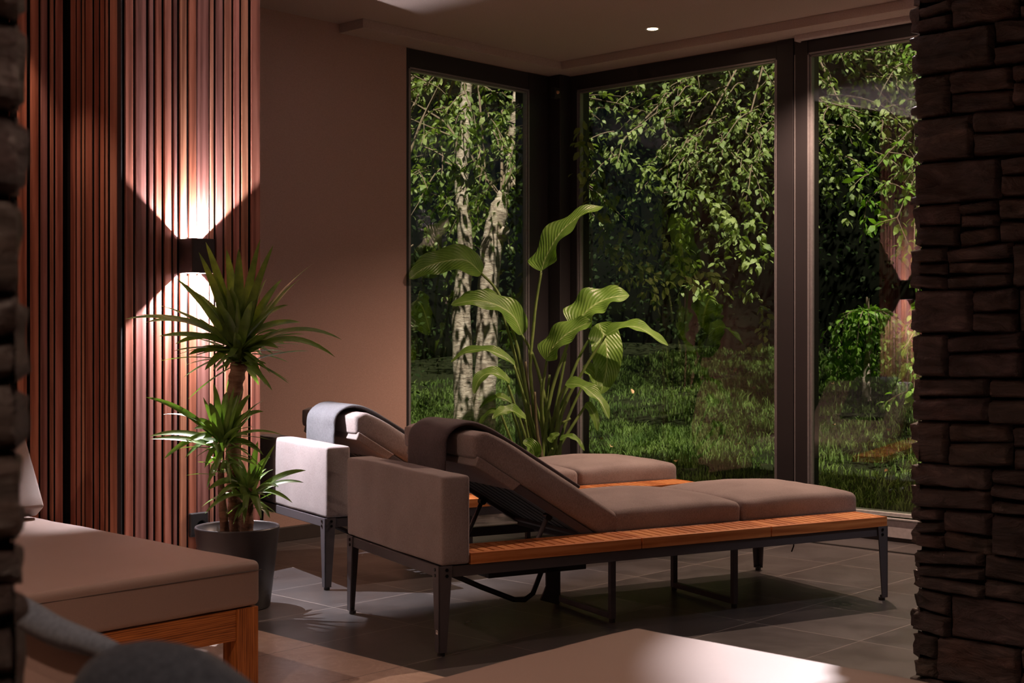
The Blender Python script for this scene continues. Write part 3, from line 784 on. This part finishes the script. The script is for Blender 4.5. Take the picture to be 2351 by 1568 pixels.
def leaf_obj(mb, uv, name, m, parent):
    o = mb.build(name, m, parent, smooth=True)
    a = o.data.attributes.new('leafuv', 'FLOAT_VECTOR', 'POINT'); a.data.foreach_set('vector', np.array(uv, dtype=np.float32).ravel())
    return o

def yucca():
    PX, PY = 3.204, 4.544; r = empty('potted_yucca', (PX, PY, 0)); O = Vector((PX, PY, 0))
    tag(r, 'tall yucca in a dark round pot beside the slatted column', 'potted plant')
    MB().lathe([(0, 0), (.125, 0), (.130, .004), (.168, .318), (.166, .324), (.161, .324), (.158, .318), (.152, .27), (0, .27)], 64).build('pot', M['pot'], r, smooth=True)
    MB().lathe([(0, .276), (.08, .274), (.150, .268)], 40).build('soil', M['soil'], r, smooth=True)
    D = 5.45
    def trunk(pts, rs):
        m = MB(); P = []; RR = []
        for i in range(len(pts) - 1):
            for k in range(7):
                t = k/7; p = W3(*pts[i]).lerp(W3(*pts[i+1]), t) - O; P.append(p); RR.append((rs[i]*(1-t) + rs[i+1]*t)*(1 + .09*math.sin(len(P)*1.9)))
        P.append(W3(*pts[-1]) - O); RR.append(rs[-1]); P[0].z = .262
        m.tube(P, RR, 18); m.build('trunk', M['ytrunk'], r, smooth=True)
    trunk([(543, 1228, D+.05), (538, 1100, D+.05), (533, 980, D+.04), (541, 880, D+.02), (550, 830, D)], [.030, .030, .031, .031, .033])
    trunk([(517, 1228, D-.05), (508, 1120, D-.05), (506, 1060, D-.05)], [.020, .013, .012])
    trunk([(566, 1228, D-.02), (570, 1160, D-.02), (572, 1120, D-.02)], [.028, .020, .016])
    def crown(c, tips, nr, rad, seed, w=.036, upb=.6, base=.02):
        rnd = random.Random(seed); C = W3(*c) - O; mb = MB(); uv = []
        for tp in tips:
            T = W3(tp[0], tp[1], c[2] + (tp[2] if len(tp) > 2 else rnd.uniform(-.12, .1))) - O; dr = tp[3] if len(tp) > 3 else .05
            b = C + (T - C).normalized()*base + Vector((0, 0, rnd.uniform(-.03, .03)))
            up = Vector((0, 0, 1)) + FW*(-.7) + RT*rnd.uniform(-.3, .3)
            if abs((T - b).normalized().dot(up.normalized())) > .9: up = -FW
            blade(mb, uv, b, T, dr, w*rnd.uniform(.85, 1.15), up, 12, .22, rnd.uniform(-.6, .6))
        for i in range(nr):
            th = rnd.uniform(0, 2*math.pi); el = R_(rnd.uniform(-35, 75)); ln = rad*rnd.uniform(.55, 1.0)*(1 if el > 0 else .85)
            d = Vector((math.cos(th)*math.cos(el), math.sin(th)*math.cos(el), math.sin(el))); b = C + d*base + Vector((0, 0, rnd.uniform(-.07, .03)))
            T = b + d*ln + Vector((0, 0, -.12*ln*math.cos(el)))
            yw = (T + O).y
            if yw > YF - .03: T.y -= (yw - (YF - .03)); 
            up = Vector((0, 0, 1)) if el < R_(55) else -FW
            blade(mb, uv, b, T, .10*ln*math.cos(el), w*rnd.uniform(.6, 1.0), up, 10, .25, rnd.uniform(-.5, .5))
        leaf_obj(mb, uv, 'leaf_crown', M['yucca'], r)
    crown((548, 800, D), [(598, 548, 0), (628, 562, -.05), (548, 570, .02), (472, 555, .05), (456, 578, -.06), (520, 572, .1), (719, 605, -.05), (612, 640, .1), (648, 640, .1), (690, 640, .05), (662, 700, -.1),
        (785, 780, -.1, .13), (770, 820, -.05, .14), (285, 733, -.12, .09), (310, 722, -.16, .06), (335, 740, 0, .09), (360, 700, .02), (405, 640, 0), (425, 660, .05), (365, 772, -.2, .05), (402, 790, -.1, .06), (432, 815, -.1, .05),
        (640, 760, -.2), (640, 800, -.1), (655, 790, .1), (690, 740, .1), (600, 870, -.06, .03), (610, 885, 0, .05), (470, 850, -.1, .02), (500, 700, -.15), (580, 690, -.2), (530, 660, -.1)], 60, .31, 5, .041)
    crown((512, 1012, D-.05), [(490, 880, 0), (480, 925, -.06), (520, 900, .03), (547, 905, .05), (560, 885, -.04, .0), (335, 912, -.12, .06), (345, 1008, -.14, .03), (342, 1002, -.05, .05), (372, 952, -.1, .05), (375, 1055, -.12, .06), (425, 1052, -.05), (445, 985, -.14), (608, 918, -.05), (605, 945, .03), (650, 1000, -.03), (605, 1045, -.05, .05), (570, 1000, -.12), (470, 1075, .0), (455, 960, -.12, .04), (575, 905, .05)], 24, .21, 8, .034)
    crown((508, 1058, D-.05), [(480, 1100, -.05), (475, 1120, -.08), (540, 1130, 0), (530, 1110, -.05), (560, 1080, 0)], 10, .14, 9, .024)
    crown((570, 1130, D-.02), [(592, 1012, -.03, 0), (632, 1020, -.05, 0), (620, 1050, 0), (545, 1050, 0), (530, 1080, .04), (703, 1080, -.08, .05), (698, 1108, -.02, .05), (672, 1155, -.05, .05), (470, 1180, -.16, .05), (477, 1125, -.1), (462, 1165, -.06), (600, 1192, -.08), (560, 1205, -.1, .04), (495, 1150, -.1), (640, 1118, -.1), (620, 1190, 0, .04), (535, 1205, -.03, .03)], 28, .18, 11, .033)
    return r
yucca()

def strelitzia():
    base = Vector((5.93, 5.30, 0)); D = base.dot(FW); r = empty('bird_of_paradise', base); O = base
    tag(r, 'tall broad-leaved plant in the window corner behind the loungers', 'potted plant')
    MB().lathe([(0, 0), (.13, 0), (.17, .22), (.165, .225), (.155, .225), (.15, .20), (0, .20)], 40).build('pot', M['pot'], r, smooth=True)
    def P(u, v, dd=0): return W3(u, v, D + dd) - O
    def cat(key, k=6):
        out = []
        for i in range(len(key) - 1):
            p0, p1, p2, p3 = key[max(i-1, 0)], key[i], key[i+1], key[min(i+2, len(key)-1)]
            for j in range(k):
                t = j/k; out.append(.5*((2*p1) + (p2 - p0)*t + (2*p0 - 5*p1 + 4*p2 - p3)*t*t + (3*p1 - p0 - 3*p2 + p3)*t**3))
        return out + [key[-1]]
    def leaf(st, bl, hw, dd0=0, dd1=0, up=(0, 0, 1), curl=0, fold=.35, dark=False, rs=(.012, .007)):
        # st: stalk pixels, bl: midrib pixels; dd: depth offset at stalk top and blade tip
        n = len(st); k = [P(u, v, dd0*i/(max(n-1, 1))) for i, (u, v) in enumerate(st)]
        k[0] = Vector((random.Random(st[0][0]*7 + bl[0][0]).uniform(-.09, .09), random.Random(bl[0][1]).uniform(-.09, .09), .2))
        pts = cat(k); m = MB(); m.tube(pts, [rs[0]*(1 - i/(len(pts)-1)) + rs[1]*i/(len(pts)-1) for i in range(len(pts))], 10)
        s = m.build('stalk', M['stalk'], r, smooth=True)
        nb = len(bl); kb = [P(u, v, dd0 + (dd1 - dd0)*i/(nb-1)) for i, (u, v) in enumerate(bl)]; mb = MB(); uv = []
        wf = lambda t: (min(1, (t/.16))**.6)*(1 - max(0, (t - .35)/.65)**2.0)**.75 if t > 0 else .12
        U = RT*up[0] + FW*up[1] + Vector((0, 0, up[2]))
        blade(mb, uv, None, None, 0, hw*2*D/3125, U, fold=fold, curl=curl, wf=wf, pts=cat(kb, 8), wave=.22); leaf_obj(mb, uv, 'leaf', M['strel'], s)
    leaf([(1240, 1150), (1222, 900), (1226, 740), (1243, 622)], [(1243, 622), (1256, 585), (1290, 530), (1338, 492), (1385, 474)], 40, -.05, .10, (-.75, -.9, .35), .5, .25)
    leaf([(1230, 1150), (1200, 850), (1150, 685), (1105, 628)], [(1105, 628), (1070, 598), (1020, 600), (975, 615), (940, 640)], 34, .05, -.2, (.1, -.85, .5), .1, .2)
    leaf([(1245, 1150), (1235, 850), (1198, 768)], [(1198, 768), (1180, 728), (1140, 700), (1090, 690), (1035, 700)], 30, 0, -.1, (.15, -.7, .75), .2, .3)
    leaf([(1232, 1150), (1190, 850), (1145, 690)], [(1158, 692), (1120, 678), (1080, 680), (1040, 700)], 17, .12, .1, (0, -.5, .9))
    leaf([(1250, 1150), (1262, 920), (1300, 800), (1318, 752)], [(1318, 752), (1340, 722), (1370, 697), (1405, 683), (1445, 678)], 44, -.1, -.1, (-.35, -.8, .7), .1, .3)
    leaf([(1242, 1150), (1245, 950), (1255, 828)], [(1253, 826), (1270, 797), (1300, 768), (1335, 748), (1358, 740)], 33, -.12, -.2, (-.4, -.8, .7), 0, .3)
    leaf([(1255, 1150), (1290, 950), (1340, 850), (1392, 768)], [(1390, 770), (1425, 752), (1465, 752), (1500, 772), (1534, 794)], 20, -.1, -.25, (0, -.6, .85), .2, .35)
    leaf([(1255, 1150), (1285, 950), (1330, 820), (1375, 748)], [(1375, 742), (1392, 790), (1392, 850), (1378, 905)], 36, .1, -.05, (0, -1, .1), 0, .2)
    leaf([(1235, 1150), (1215, 950), (1180, 838)], [(1182, 838), (1150, 815), (1110, 803), (1070, 808), (1035, 832)], 14, -.1, -.15, (0, -.6, .85))
    leaf([(1232, 1150), (1205, 1000), (1165, 880)], [(1170, 880), (1148, 862), (1118, 858), (1098, 875), (1088, 905)], 17, -.15, -.25, (0, -.6, .85))
    leaf([(1255, 1150), (1275, 1000), (1283, 920), (1300, 884)], [(1298, 882), (1330, 884), (1358, 902), (1382, 928), (1398, 962)], 19, -.12, -.25, (.2, -.75, .7), .4)
    leaf([(1252, 1150), (1290, 1000), (1340, 880)], [(1340, 840), (1362, 855), (1372, 880), (1362, 900)], 15, 0, -.05, (0, -.9, .4))
    leaf([(1235, 1150), (1225, 1040), (1205, 962)], [(1207, 962), (1180, 945), (1155, 945), (1130, 962)], 17, -.2, -.3, (0, -.6, .85))
    leaf([(1230, 1150), (1200, 1020), (1170, 925)], [(1175, 925), (1150, 912), (1125, 918), (1100, 938)], 10, -.1, -.1, (0, -.6, .85))
    leaf([(1230, 1150), (1195, 1050), (1150, 950)], [(1155, 945), (1130, 945), (1110, 962), (1098, 985)], 8, -.1, -.1, (0, -.6, .85))
    leaf([(1240, 1150), (1232, 1090), (1228, 1050)], [(1228, 1052), (1222, 1030), (1212, 1020), (1200, 1016)], 18, -.25, -.3, (0, -.9, .5))
    leaf([(1250, 1150), (1260, 1060), (1268, 1030)], [(1262, 1015), (1272, 1002), (1285, 995)], 9, -.2, -.2, (-.2, -.8, .6))
    leaf([(1255, 1150), (1275, 1060), (1290, 1010)], [(1285, 1010), (1305, 1002), (1325, 1010), (1342, 1035)], 8, -.2, -.25, (0, -.6, .85))
    leaf([(1256, 1150), (1300, 1000), (1345, 930)], [(1345, 925), (1358, 940), (1368, 965), (1372, 990)], 10, .05, 0, (0, -.9, .4))
    for (u, v, d) in ((1206, 830, .05), (1215, 800, .1), (1262, 860, .08), (1300, 810, -.02), (1228, 900, -.1), (1243, 870, -.05), (1290, 930, .05), (1275, 950, .12), (1310, 960, 0), (1190, 960, .05)):
        rn = random.Random(u); k = [Vector((rn.uniform(-.1, .1), rn.uniform(-.1, .1), .2)), P((u*2 + 1240*3)/5 + rn.uniform(-6, 6), 1000, d*.6), P(u, v, d)]
        m = MB(); m.tube(cat(k), [.014 - .0006*i for i in range(13)], 8); m.build('stalk', M['stalk'] if rn.random() < .6 else M['oldstalk'], r, smooth=True)
    return r
strelitzia()

# ------------------------------------------------------------ garden
def gz(x, y):
    dx = max(0, x - XW - .1); dy = max(0, y - YW - .2)
    d = math.hypot(dx, dy); return .085 + .085*d + .05*noise.noise(Vector((x*.8, y*.8, 0))) * min(1, d)
def ground():
    n = 90; v = []; f = []
    xs = np.linspace(-1.5, 22, n); ys_ = np.linspace(-6, 24, n)
    for j in range(n):
        for i in range(n): v.append((xs[i], ys_[j], gz(xs[i], ys_[j]) if not (xs[i] < XW + .15 and ys_[j] < YW + .2) else -.2))
    for j in range(n-1):
        for i in range(n-1):
            cx, cy = (xs[i] + xs[i+1])/2, (ys_[j] + ys_[j+1])/2
            if cx < XW + .1 and cy < YW + .2: continue
            f.append((j*n+i, j*n+i+1, (j+1)*n+i+1, (j+1)*n+i))
    o = mesh_obj('lawn_ground', v, f, M['earth'], None, True); o['kind'] = 'structure'
    MB().box((XW + .13, -4, -.1), (XW + .32, YW + .32, .11)).box((5.0, YW + .21, -.1), (XW + .13, YW + .32, .11)).build('trim_9', M['earth'], kind='structure')
ground()
rng = np.random.default_rng(7)
def grass():
    N_ = 150000; pts = []
    # density falls off with distance
    u = rng.random(N_); d = .05 + 11*u**1.25
    y = rng.uniform(.8, 10.5, N_); x = XW + .3 + d
    k = rng.random(N_) < .16; x[k] = rng.uniform(4.6, 9, k.sum()); y[k] = YW + .35 + 6*rng.random(k.sum())**1.2
    clump = np.array([noise.noise(Vector((a*2.2, b*2.2, 1.7))) + .6*noise.noise(Vector((a*7, b*7, 4))) for a, b in zip(x, y)])
    keep = clump > -.32; x, y, clump = x[keep], y[keep], clump[keep]; n = len(x)
    z = np.array([gz(a, b) for a, b in zip(x, y)]) - .005
    h = rng.uniform(.025, .065, n)*(1 + 1.6*np.clip(clump, 0, .7)); w = rng.uniform(.002, .0042, n)*(1 + (x - XW)*.06)
    th = rng.uniform(0, 2*np.pi, n); ln = rng.uniform(.1, .9, n)*h; ph = th + rng.uniform(-.6, .6, n) + 1.57
    V = np.zeros((n, 5, 3)); cx, sx = np.cos(ph)*w, np.sin(ph)*w
    V[:, 0] = np.stack([x - cx, y - sx, z], 1); V[:, 1] = np.stack([x + cx, y + sx, z], 1)
    mx, my = x + np.cos(th)*ln*.35, y + np.sin(th)*ln*.35
    V[:, 2] = np.stack([mx + cx*.8, my + sx*.8, z + h*.62], 1); V[:, 3] = np.stack([mx - cx*.8, my - sx*.8, z + h*.62], 1)
    V[:, 4] = np.stack([x + np.cos(th)*ln, y + np.sin(th)*ln, z + h*.97], 1)
    idx = np.arange(n)*5
    F4 = np.stack([idx, idx+1, idx+2, idx+3], 1); F3 = np.stack([idx+3, idx+2, idx+4], 1)
    me = bpy.data.meshes.new('grass'); me.from_pydata(V.reshape(-1, 3).tolist(), [], F4.tolist() + F3.tolist()); me.materials.append(M['grass'])
    o = bpy.data.objects.new('grass', me); link(o); tag(o, 'sunlit green lawn grass outside the tall windows', 'grass', kind='stuff')
grass()
# fallen leaves
fl0 = None; rnd = random.Random(12)
spots = [(1915, 978), (1600, 1120), (1730, 893), (1910, 880), (1555, 1062), (1695, 1023), (2035, 1085), (1402, 1028), (1380, 1010), (1450, 900), (2040, 990), (1690, 850)]
for i, (u, v) in enumerate(spots):
    dr = FW + RT*((u - 1175.5)/3125); s = (762 - v)/3125; d = 6.9
    for _ in range(400):
        if CAM_H + s*d <= gz(dr.x*d, dr.y*d) + .055: break
        d += .02
    if fl0 is None:
        pts = []; mb = MB(); uv = []; blade(mb, uv, Vector((-.03, 0, 0)), Vector((.03, 0, .004)), .012, .036, Vector((0, 0, 1)), 8, .5); fl0 = leaf_obj(mb, uv, 'fallen_leaf', M['deadleaf'], None); o = fl0
    else: o = fl0.copy(); link(o)
    o.location = (dr.x*d, dr.y*d, gz(dr.x*d, dr.y*d) + .06); o.rotation_euler = (rnd.uniform(-.4, .6), rnd.uniform(-.7, .2), rnd.uniform(0, 6)); o.scale = (rnd.uniform(.7, 1.1),)*3
    tag(o, 'small dry orange leaf lying on the lawn', 'leaf', 'dry orange leaves scattered on the lawn')

def leaf_mesh(P, Dir, size, up, wid=.52):
    """vectorised folded leaves: P base, Dir unit, size length, up approx normal"""
    n = len(P); side = np.cross(Dir, up); side /= np.linalg.norm(side, axis=1)[:, None] + 1e-9; nn = np.cross(side, Dir)
    s = size[:, None]; V = np.zeros((n, 6, 3)); w = s*wid*.5
    V[:, 0] = P; V[:, 1] = P + Dir*s*.38 + side*w + nn*s*.08; V[:, 2] = P + Dir*s*.38 - side*w + nn*s*.08
    V[:, 3] = P + Dir*s*.74 + side*w*.72 + nn*s*.03; V[:, 4] = P + Dir*s*.74 - side*w*.72 + nn*s*.03; V[:, 5] = P + Dir*s - nn*s*.1
    i = np.arange(n)[:, None]*6
    F = np.concatenate([i + np.array([[0, 1, 2]]), i + np.array([[3, 5, 4]])]).tolist() + (i + np.array([[1, 3, 4, 2]])).tolist()
    return V.reshape(-1, 3), F
def np_obj(name, V, F, m, parent=None, O=None):
    me = bpy.data.meshes.new(name)
    if O is not None: V = V - np.array(O)
    me.from_pydata(V.tolist(), [], F); me.materials.append(m); o = bpy.data.objects.new(name, me); link(o)
    if parent: o.parent = parent
    return o
def foliage(branches, step, size, rnd, jit=.03, droopy=.5, pair=2):
    P = []; D = []; S = []; U = []
    for pts in branches:
        for a, b in zip(pts[:-1], pts[1:]):
            L_ = (b - a).length; k = max(1, int(L_/step)); t = (b - a).normalized()
            for i in range(k):
                p = a.lerp(b, (i + rnd.random())/k)
                for _ in range(pair):
                    q = Vector((rnd.gauss(0, 1), rnd.gauss(0, 1), rnd.gauss(0, .7))).normalized()
                    d = (t*.6 + q*.9 + Vector((0, 0, -droopy))).normalized()
                    P.append(p + q*rnd.uniform(0, jit)); D.append(d); S.append(size*rnd.uniform(.6, 1.25)); U.append((rnd.gauss(0, .5), rnd.gauss(0, .5), 1))
    return leaf_mesh(np.array([tuple(p) for p in P]), np.array([tuple(p) for p in D]), np.array(S), np.array(U))
def branch(p, d, length, droop, rnd, n=7, wob=.12):
    pts = [p]; d = d.normalized()
    for i in range(n):
        d = (d + Vector((rnd.gauss(0, wob), rnd.gauss(0, wob), rnd.gauss(0, wob*.6) - droop/n))).normalized(); pts.append(pts[-1] + d*length/n)
    return pts
def tree(name, label, base, trunk_pts, trunk_r, regions, seed, leafm, size=.06, group='trees in the garden', extra=None, cat='tree', droop=.9, stub=None, pair=2, thin=.006):
    rnd = random.Random(seed); base = Vector(base); r = empty(name, base); tag(r, label, cat, group)
    m = MB(); tp = [Vector(p) for p in trunk_pts]; fine = []; rr = []
    for i in range(len(tp) - 1):
        for k in range(5):
            t = k/5; fine.append(tp[i].lerp(tp[i+1], t) + Vector((rnd.gauss(0, .004), rnd.gauss(0, .004), 0)) - base); rr.append((trunk_r[i]*(1-t) + trunk_r[i+1]*t)*(1 + rnd.uniform(-.05, .05)))
    fine.append(tp[-1] - base); rr.append(trunk_r[-1]); m.tube(fine, rr, 20); m.build('trunk', M['bark'], r, smooth=True)
    brs = []; top = tp[-1]
    for (lo, hi, n, ln) in regions:
        for i in range(n):
            p = Vector([rnd.uniform(a, b) for a, b in zip(lo, hi)]); away = (p - top); away.z *= .3
            if away.length < .1: away = Vector((1, 0, 0))
            brs.append(branch(p, away.normalized() + Vector((rnd.gauss(0, .5), rnd.gauss(0, .5), .1)), ln*rnd.uniform(.6, 1.3), droop, rnd))
    if extra: brs += extra
    mb = MB()
    for b in brs[:260]: mb.tube([p - base for p in b], [thin*(1 - .7*i/(len(b)-1)) for i in range(len(b))], 4, False)
    # limbs from the trunk top towards some branches
    for b in brs[::17][:12]: 
        q = b[0]; c = top.lerp(q, .5) + Vector((0, 0, .15)); mb.tube([top - base, c - base, q - base], [.014, .009, .005], 6, False)
    mb.build('branches', M['twig'], r)
    V, F = foliage(brs, .045, size, rnd, .03, .5, pair); np_obj('foliage', V, F, leafm, r, base)
    return r
def shade_canopy(t, lo, hi, n, seed):  # out-of-view leaves added overhead to dapple the lawn with shade
    rn = np.random.default_rng(seed); P = np.array(lo) + (np.array(hi) - np.array(lo))*rn.random((n, 3))
    k = np.array([noise.noise(Vector(p*.8)) + .5*noise.noise(Vector(p*2.1)) for p in P]) > -.16; P = P[k]
    D = rn.normal(size=(len(P), 3)); D[:, 2] -= .4; D /= np.linalg.norm(D, axis=1)[:, None]
    V, F = leaf_mesh(P, D, .12*rn.uniform(.6, 1.3, len(P)), rn.normal(size=(len(P), 3))*.5 + np.array([0, 0, 1]))
    np_obj('shade_foliage', V, F, M['tree_leaf'], t, t.location)
def G(u, v, d): return W3(u, v, d)
def drop(pxs, d0, d1):
    n = len(pxs); return [G(u, v, d0 + (d1 - d0)*i/(n-1)) for i, (u, v) in enumerate(pxs)]
# two pale trunks behind the small window
def tb(u, d, dz=0):
    p = FW*d + RT*((u - 1175.5)/3125*d); return Vector((p.x, p.y, gz(p.x, p.y) - .05))
b1 = tb(1066, 9.9)
tree('cherry_tree', 'pale slim tree trunk, left one of the two behind the narrow window', b1,
     [b1, G(1064, 900, 9.9), G(1058, 720, 9.9), G(1068, 560, 9.9), G(1058, 420, 9.9), G(1070, 240, 10), G(1080, 60, 10)], [.076, .074, .068, .056, .048, .042, .035],
     [((5.2, 6.9, 2.0), (8.6, 9.0, 3.6), 115, .6), ((5.6, 6.9, 1.5), (6.6, 8.5, 2.0), 34, .5), ((5.9, 6.2, 2.15), (7.3, 7.0, 3.1), 80, .45)], 41, M['tree_leaf'], .062)
b2 = tb(1112, 10.0)
t2 = tree('cherry_tree', 'thicker pale tree trunk with a sawn-off stub, right one behind the narrow window', b2,
     [b2, G(1112, 960, 10), G(1117, 830, 10), G(1120, 660, 10), G(1130, 560, 10), G(1140, 500, 10), G(1152, 455, 10), ], [.090, .084, .080, .076, .080, .074, .05],
     [((6.6, 6.6, 2.6), (8.8, 8.6, 3.8), 70, .5)], 43, M['tree_leaf'], .062)
m = MB(); q = lambda u, v, d: G(u, v, d) - b2
m.tube([q(1150, 545, 9.97), q(1162, 525, 9.9)], [.045, .03], 12); m.tube([q(1152, 458, 10), q(1156, 440, 9.98)], [.05, .036], 12)
m.tube([q(1148, 500, 10), q(1166, 420, 10.02), q(1172, 330, 10.05), q(1183, 250, 10.1), q(1190, 190, 10.1)], [.03, .022, .02, .032, .036], 10)
m.tube([q(1172, 330, 10.05), q(1165, 390, 9.95), q(1190, 440, 9.8), q(1200, 515, 9.75)], [.01, .008, .006, .003], 6)
m.build('sawn_branch', M['bark'], t2, smooth=True)
# canopy right: trunks stand behind the window post and behind the stone pillar
b3 = tb(1822, 12.0)
ex = [drop([(1345, 330), (1385, 440), (1420, 520), (1440, 600), (1490, 660)], 8.8, 8.6), drop([(1360, 430), (1400, 480), (1380, 560), (1420, 590)], 8.7, 8.6),
      drop([(1400, 330), (1460, 380), (1540, 420), (1600, 450)], 9.2, 9.0), drop([(1440, 480), (1480, 540), (1478, 620), (1500, 660)], 8.8, 8.6),
      drop([(1580, 420), (1560, 500), (1552, 590), (1565, 640)], 8.9, 8.8), drop([(1600, 420), (1660, 500), (1720, 580), (1765, 600)], 8.9, 8.7),
      drop([(1640, 440), (1690, 540), (1720, 640), (1745, 700), (1772, 770)], 8.9, 8.6), drop([(1560, 560), (1600, 620), (1640, 630)], 8.9, 8.7), drop([(1330, 260), (1345, 380), (1350, 450)], 8.6, 8.5),
      drop([(1690, 420), (1730, 500), (1745, 560)], 8.9, 8.8), drop([(1500, 420), (1510, 480), (1530, 540)], 8.9, 8.7), drop([(1660, 640), (1620, 660), (1590, 640)], 9.6, 9.5)]
ex2 = []
rr2 = random.Random(77)
for b in ex:
    for i in range(1, len(b)):
        ex2.append(branch(b[i], Vector((rr2.gauss(0, 1), rr2.gauss(0, 1), -.2)), .18, .5, rr2, 4))
        ex2.append(branch(b[i-1].lerp(b[i], .5), Vector((rr2.gauss(0, 1), rr2.gauss(0, 1), -.2)), .16, .5, rr2, 4))
t3 = tree('cherry_tree', 'tree with hanging leafy branches seen through the widest window pane', b3,
     [b3, G(1822, 600, 12), G(1820, 300, 12), G(1800, 40, 12)], [.11, .1, .09, .07],
     [((7.7, 5.4, 2.35), (9.4, 6.6, 3.5), 95, .55), ((8.0, 3.9, 2.35), (10.4, 5.6, 3.9), 190, .6), ((9.6, 3.5, 2.6), (11.5, 8.0, 4.0), 130, .6), ((8.6, 4.2, 2.0), (10.2, 6.8, 2.5), 40, .5)], 51, M['tree_leaf'], .062, extra=ex + ex2)
shade_canopy(t3, (8.9, 3.2, 4.2), (13.0, 9.5, 5.4), 15000, 15)
b4 = tb(2230, 9.5)
ex = [drop([(2115, 380), (2085, 440), (2060, 500), (2085, 560)], 8.4, 8.2), drop([(2120, 420), (2100, 520), (2098, 580)], 8.2, 8.1), drop([(2110, 350), (2040, 420), (1990, 460), (1985, 500)], 8.5, 8.4),
      drop([(2090, 300), (2040, 350), (2000, 400)], 8.4, 8.3), drop([(2110, 640), (2102, 760), (2098, 860), (2100, 930)], 8.6, 8.5), drop([(2110, 700), (2080, 760), (2085, 850), (2082, 900)], 8.9, 8.8)]
ex += [branch(b[i], Vector((rr2.gauss(0, 1), rr2.gauss(0, 1), -.1)), .2, .5, rr2, 4) for b in ex for i in range(1, len(b))]
tree('lime_tree', 'bright green tree branches hanging beside the right stone pillar', b4,
     [b4, G(2230, 600, 9.5), G(2225, 300, 9.5), G(2200, 60, 9.5)], [.1, .09, .08, .06],
     [((7.9, 2.6, 2.2), (9.2, 4.2, 3.6), 110, .5)], 61, M['lime_leaf'], .07, extra=ex, thin=.005)
# small weeping tree
b5 = tb(1990, 12.4); tops = G(1992, 722, 12.4); rw = random.Random(5); ex = []
for i in range(46):
    a = rw.uniform(0, 2*math.pi); rad = rw.uniform(.2, .62); d0 = Vector((math.cos(a), math.sin(a), .35)); pts = [tops + Vector((rw.uniform(-.03, .03), rw.uniform(-.03, .03), rw.uniform(-.05, .03)))]
    for k in range(9):
        t = (k+1)/9; pts.append(tops + Vector((math.cos(a)*rad*math.sin(t*1.45), math.sin(a)*rad*math.sin(t*1.45),   .10*math.sin(t*3) - .66*rw.uniform(.75, 1.05)*t*t)))
    ex.append(pts)
tree('weeping_tree', 'small weeping tree with arching leafy branches on the lawn', b5, [b5, G(1990, 860, 12.4), G(1996, 790, 12.4), tops], [.045, .036, .03, .026], [], 71, M['lime_leaf'], .072, extra=ex, pair=2, thin=.004)
# loose dark shrubs and the tall hedge behind
def hedge(name, label, lo, hi, n, seed, size, m, core=True):
    rn = np.random.default_rng(seed); lo = np.array(lo); hi = np.array(hi); r = empty(name, ((lo + hi)/2*np.array([1, 1, 0])).tolist()); tag(r, label, 'hedge', 'tall hedges behind the garden')
    P = lo + (hi - lo)*rn.random((n, 3)); D = rn.normal(size=(n, 3)); D[:, 2] -= .3; D /= np.linalg.norm(D, axis=1)[:, None]
    # lumpy outline
    k = np.array([noise.noise(Vector(p*.9)) for p in P]) > -.12; P = P[k]; D = D[k]
    U = rn.normal(size=(len(P), 3))*.6 + np.array([0, 0, 1]); V, F = leaf_mesh(P, D, size*rn.uniform(.6, 1.3, len(P)), U); O = np.array(r.location)
    np_obj('foliage', V, F, m, r, O)
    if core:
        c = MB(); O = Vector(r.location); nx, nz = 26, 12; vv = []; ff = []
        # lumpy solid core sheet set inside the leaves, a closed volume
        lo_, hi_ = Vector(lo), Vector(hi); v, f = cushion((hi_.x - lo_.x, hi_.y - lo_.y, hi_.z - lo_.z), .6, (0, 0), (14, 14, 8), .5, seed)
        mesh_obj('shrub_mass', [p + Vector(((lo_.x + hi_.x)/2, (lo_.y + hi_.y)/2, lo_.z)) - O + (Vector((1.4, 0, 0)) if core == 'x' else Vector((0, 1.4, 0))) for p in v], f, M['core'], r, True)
    return r
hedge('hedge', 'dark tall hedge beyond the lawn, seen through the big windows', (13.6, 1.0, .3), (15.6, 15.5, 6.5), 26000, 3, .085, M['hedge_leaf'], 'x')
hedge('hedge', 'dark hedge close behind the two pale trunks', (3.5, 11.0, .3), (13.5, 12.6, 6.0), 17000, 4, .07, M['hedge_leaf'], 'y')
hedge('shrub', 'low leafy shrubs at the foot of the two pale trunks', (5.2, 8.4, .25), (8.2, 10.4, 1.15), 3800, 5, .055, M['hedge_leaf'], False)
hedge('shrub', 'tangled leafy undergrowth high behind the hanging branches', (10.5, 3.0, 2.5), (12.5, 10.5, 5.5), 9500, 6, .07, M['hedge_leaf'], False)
hedge('shrub', 'leafy bush filling the left edge of the narrow window', (5.3, 7.2, 1.0), (6.35, 9.0, 2.6), 3800, 8, .055, M['lime_leaf'], False)
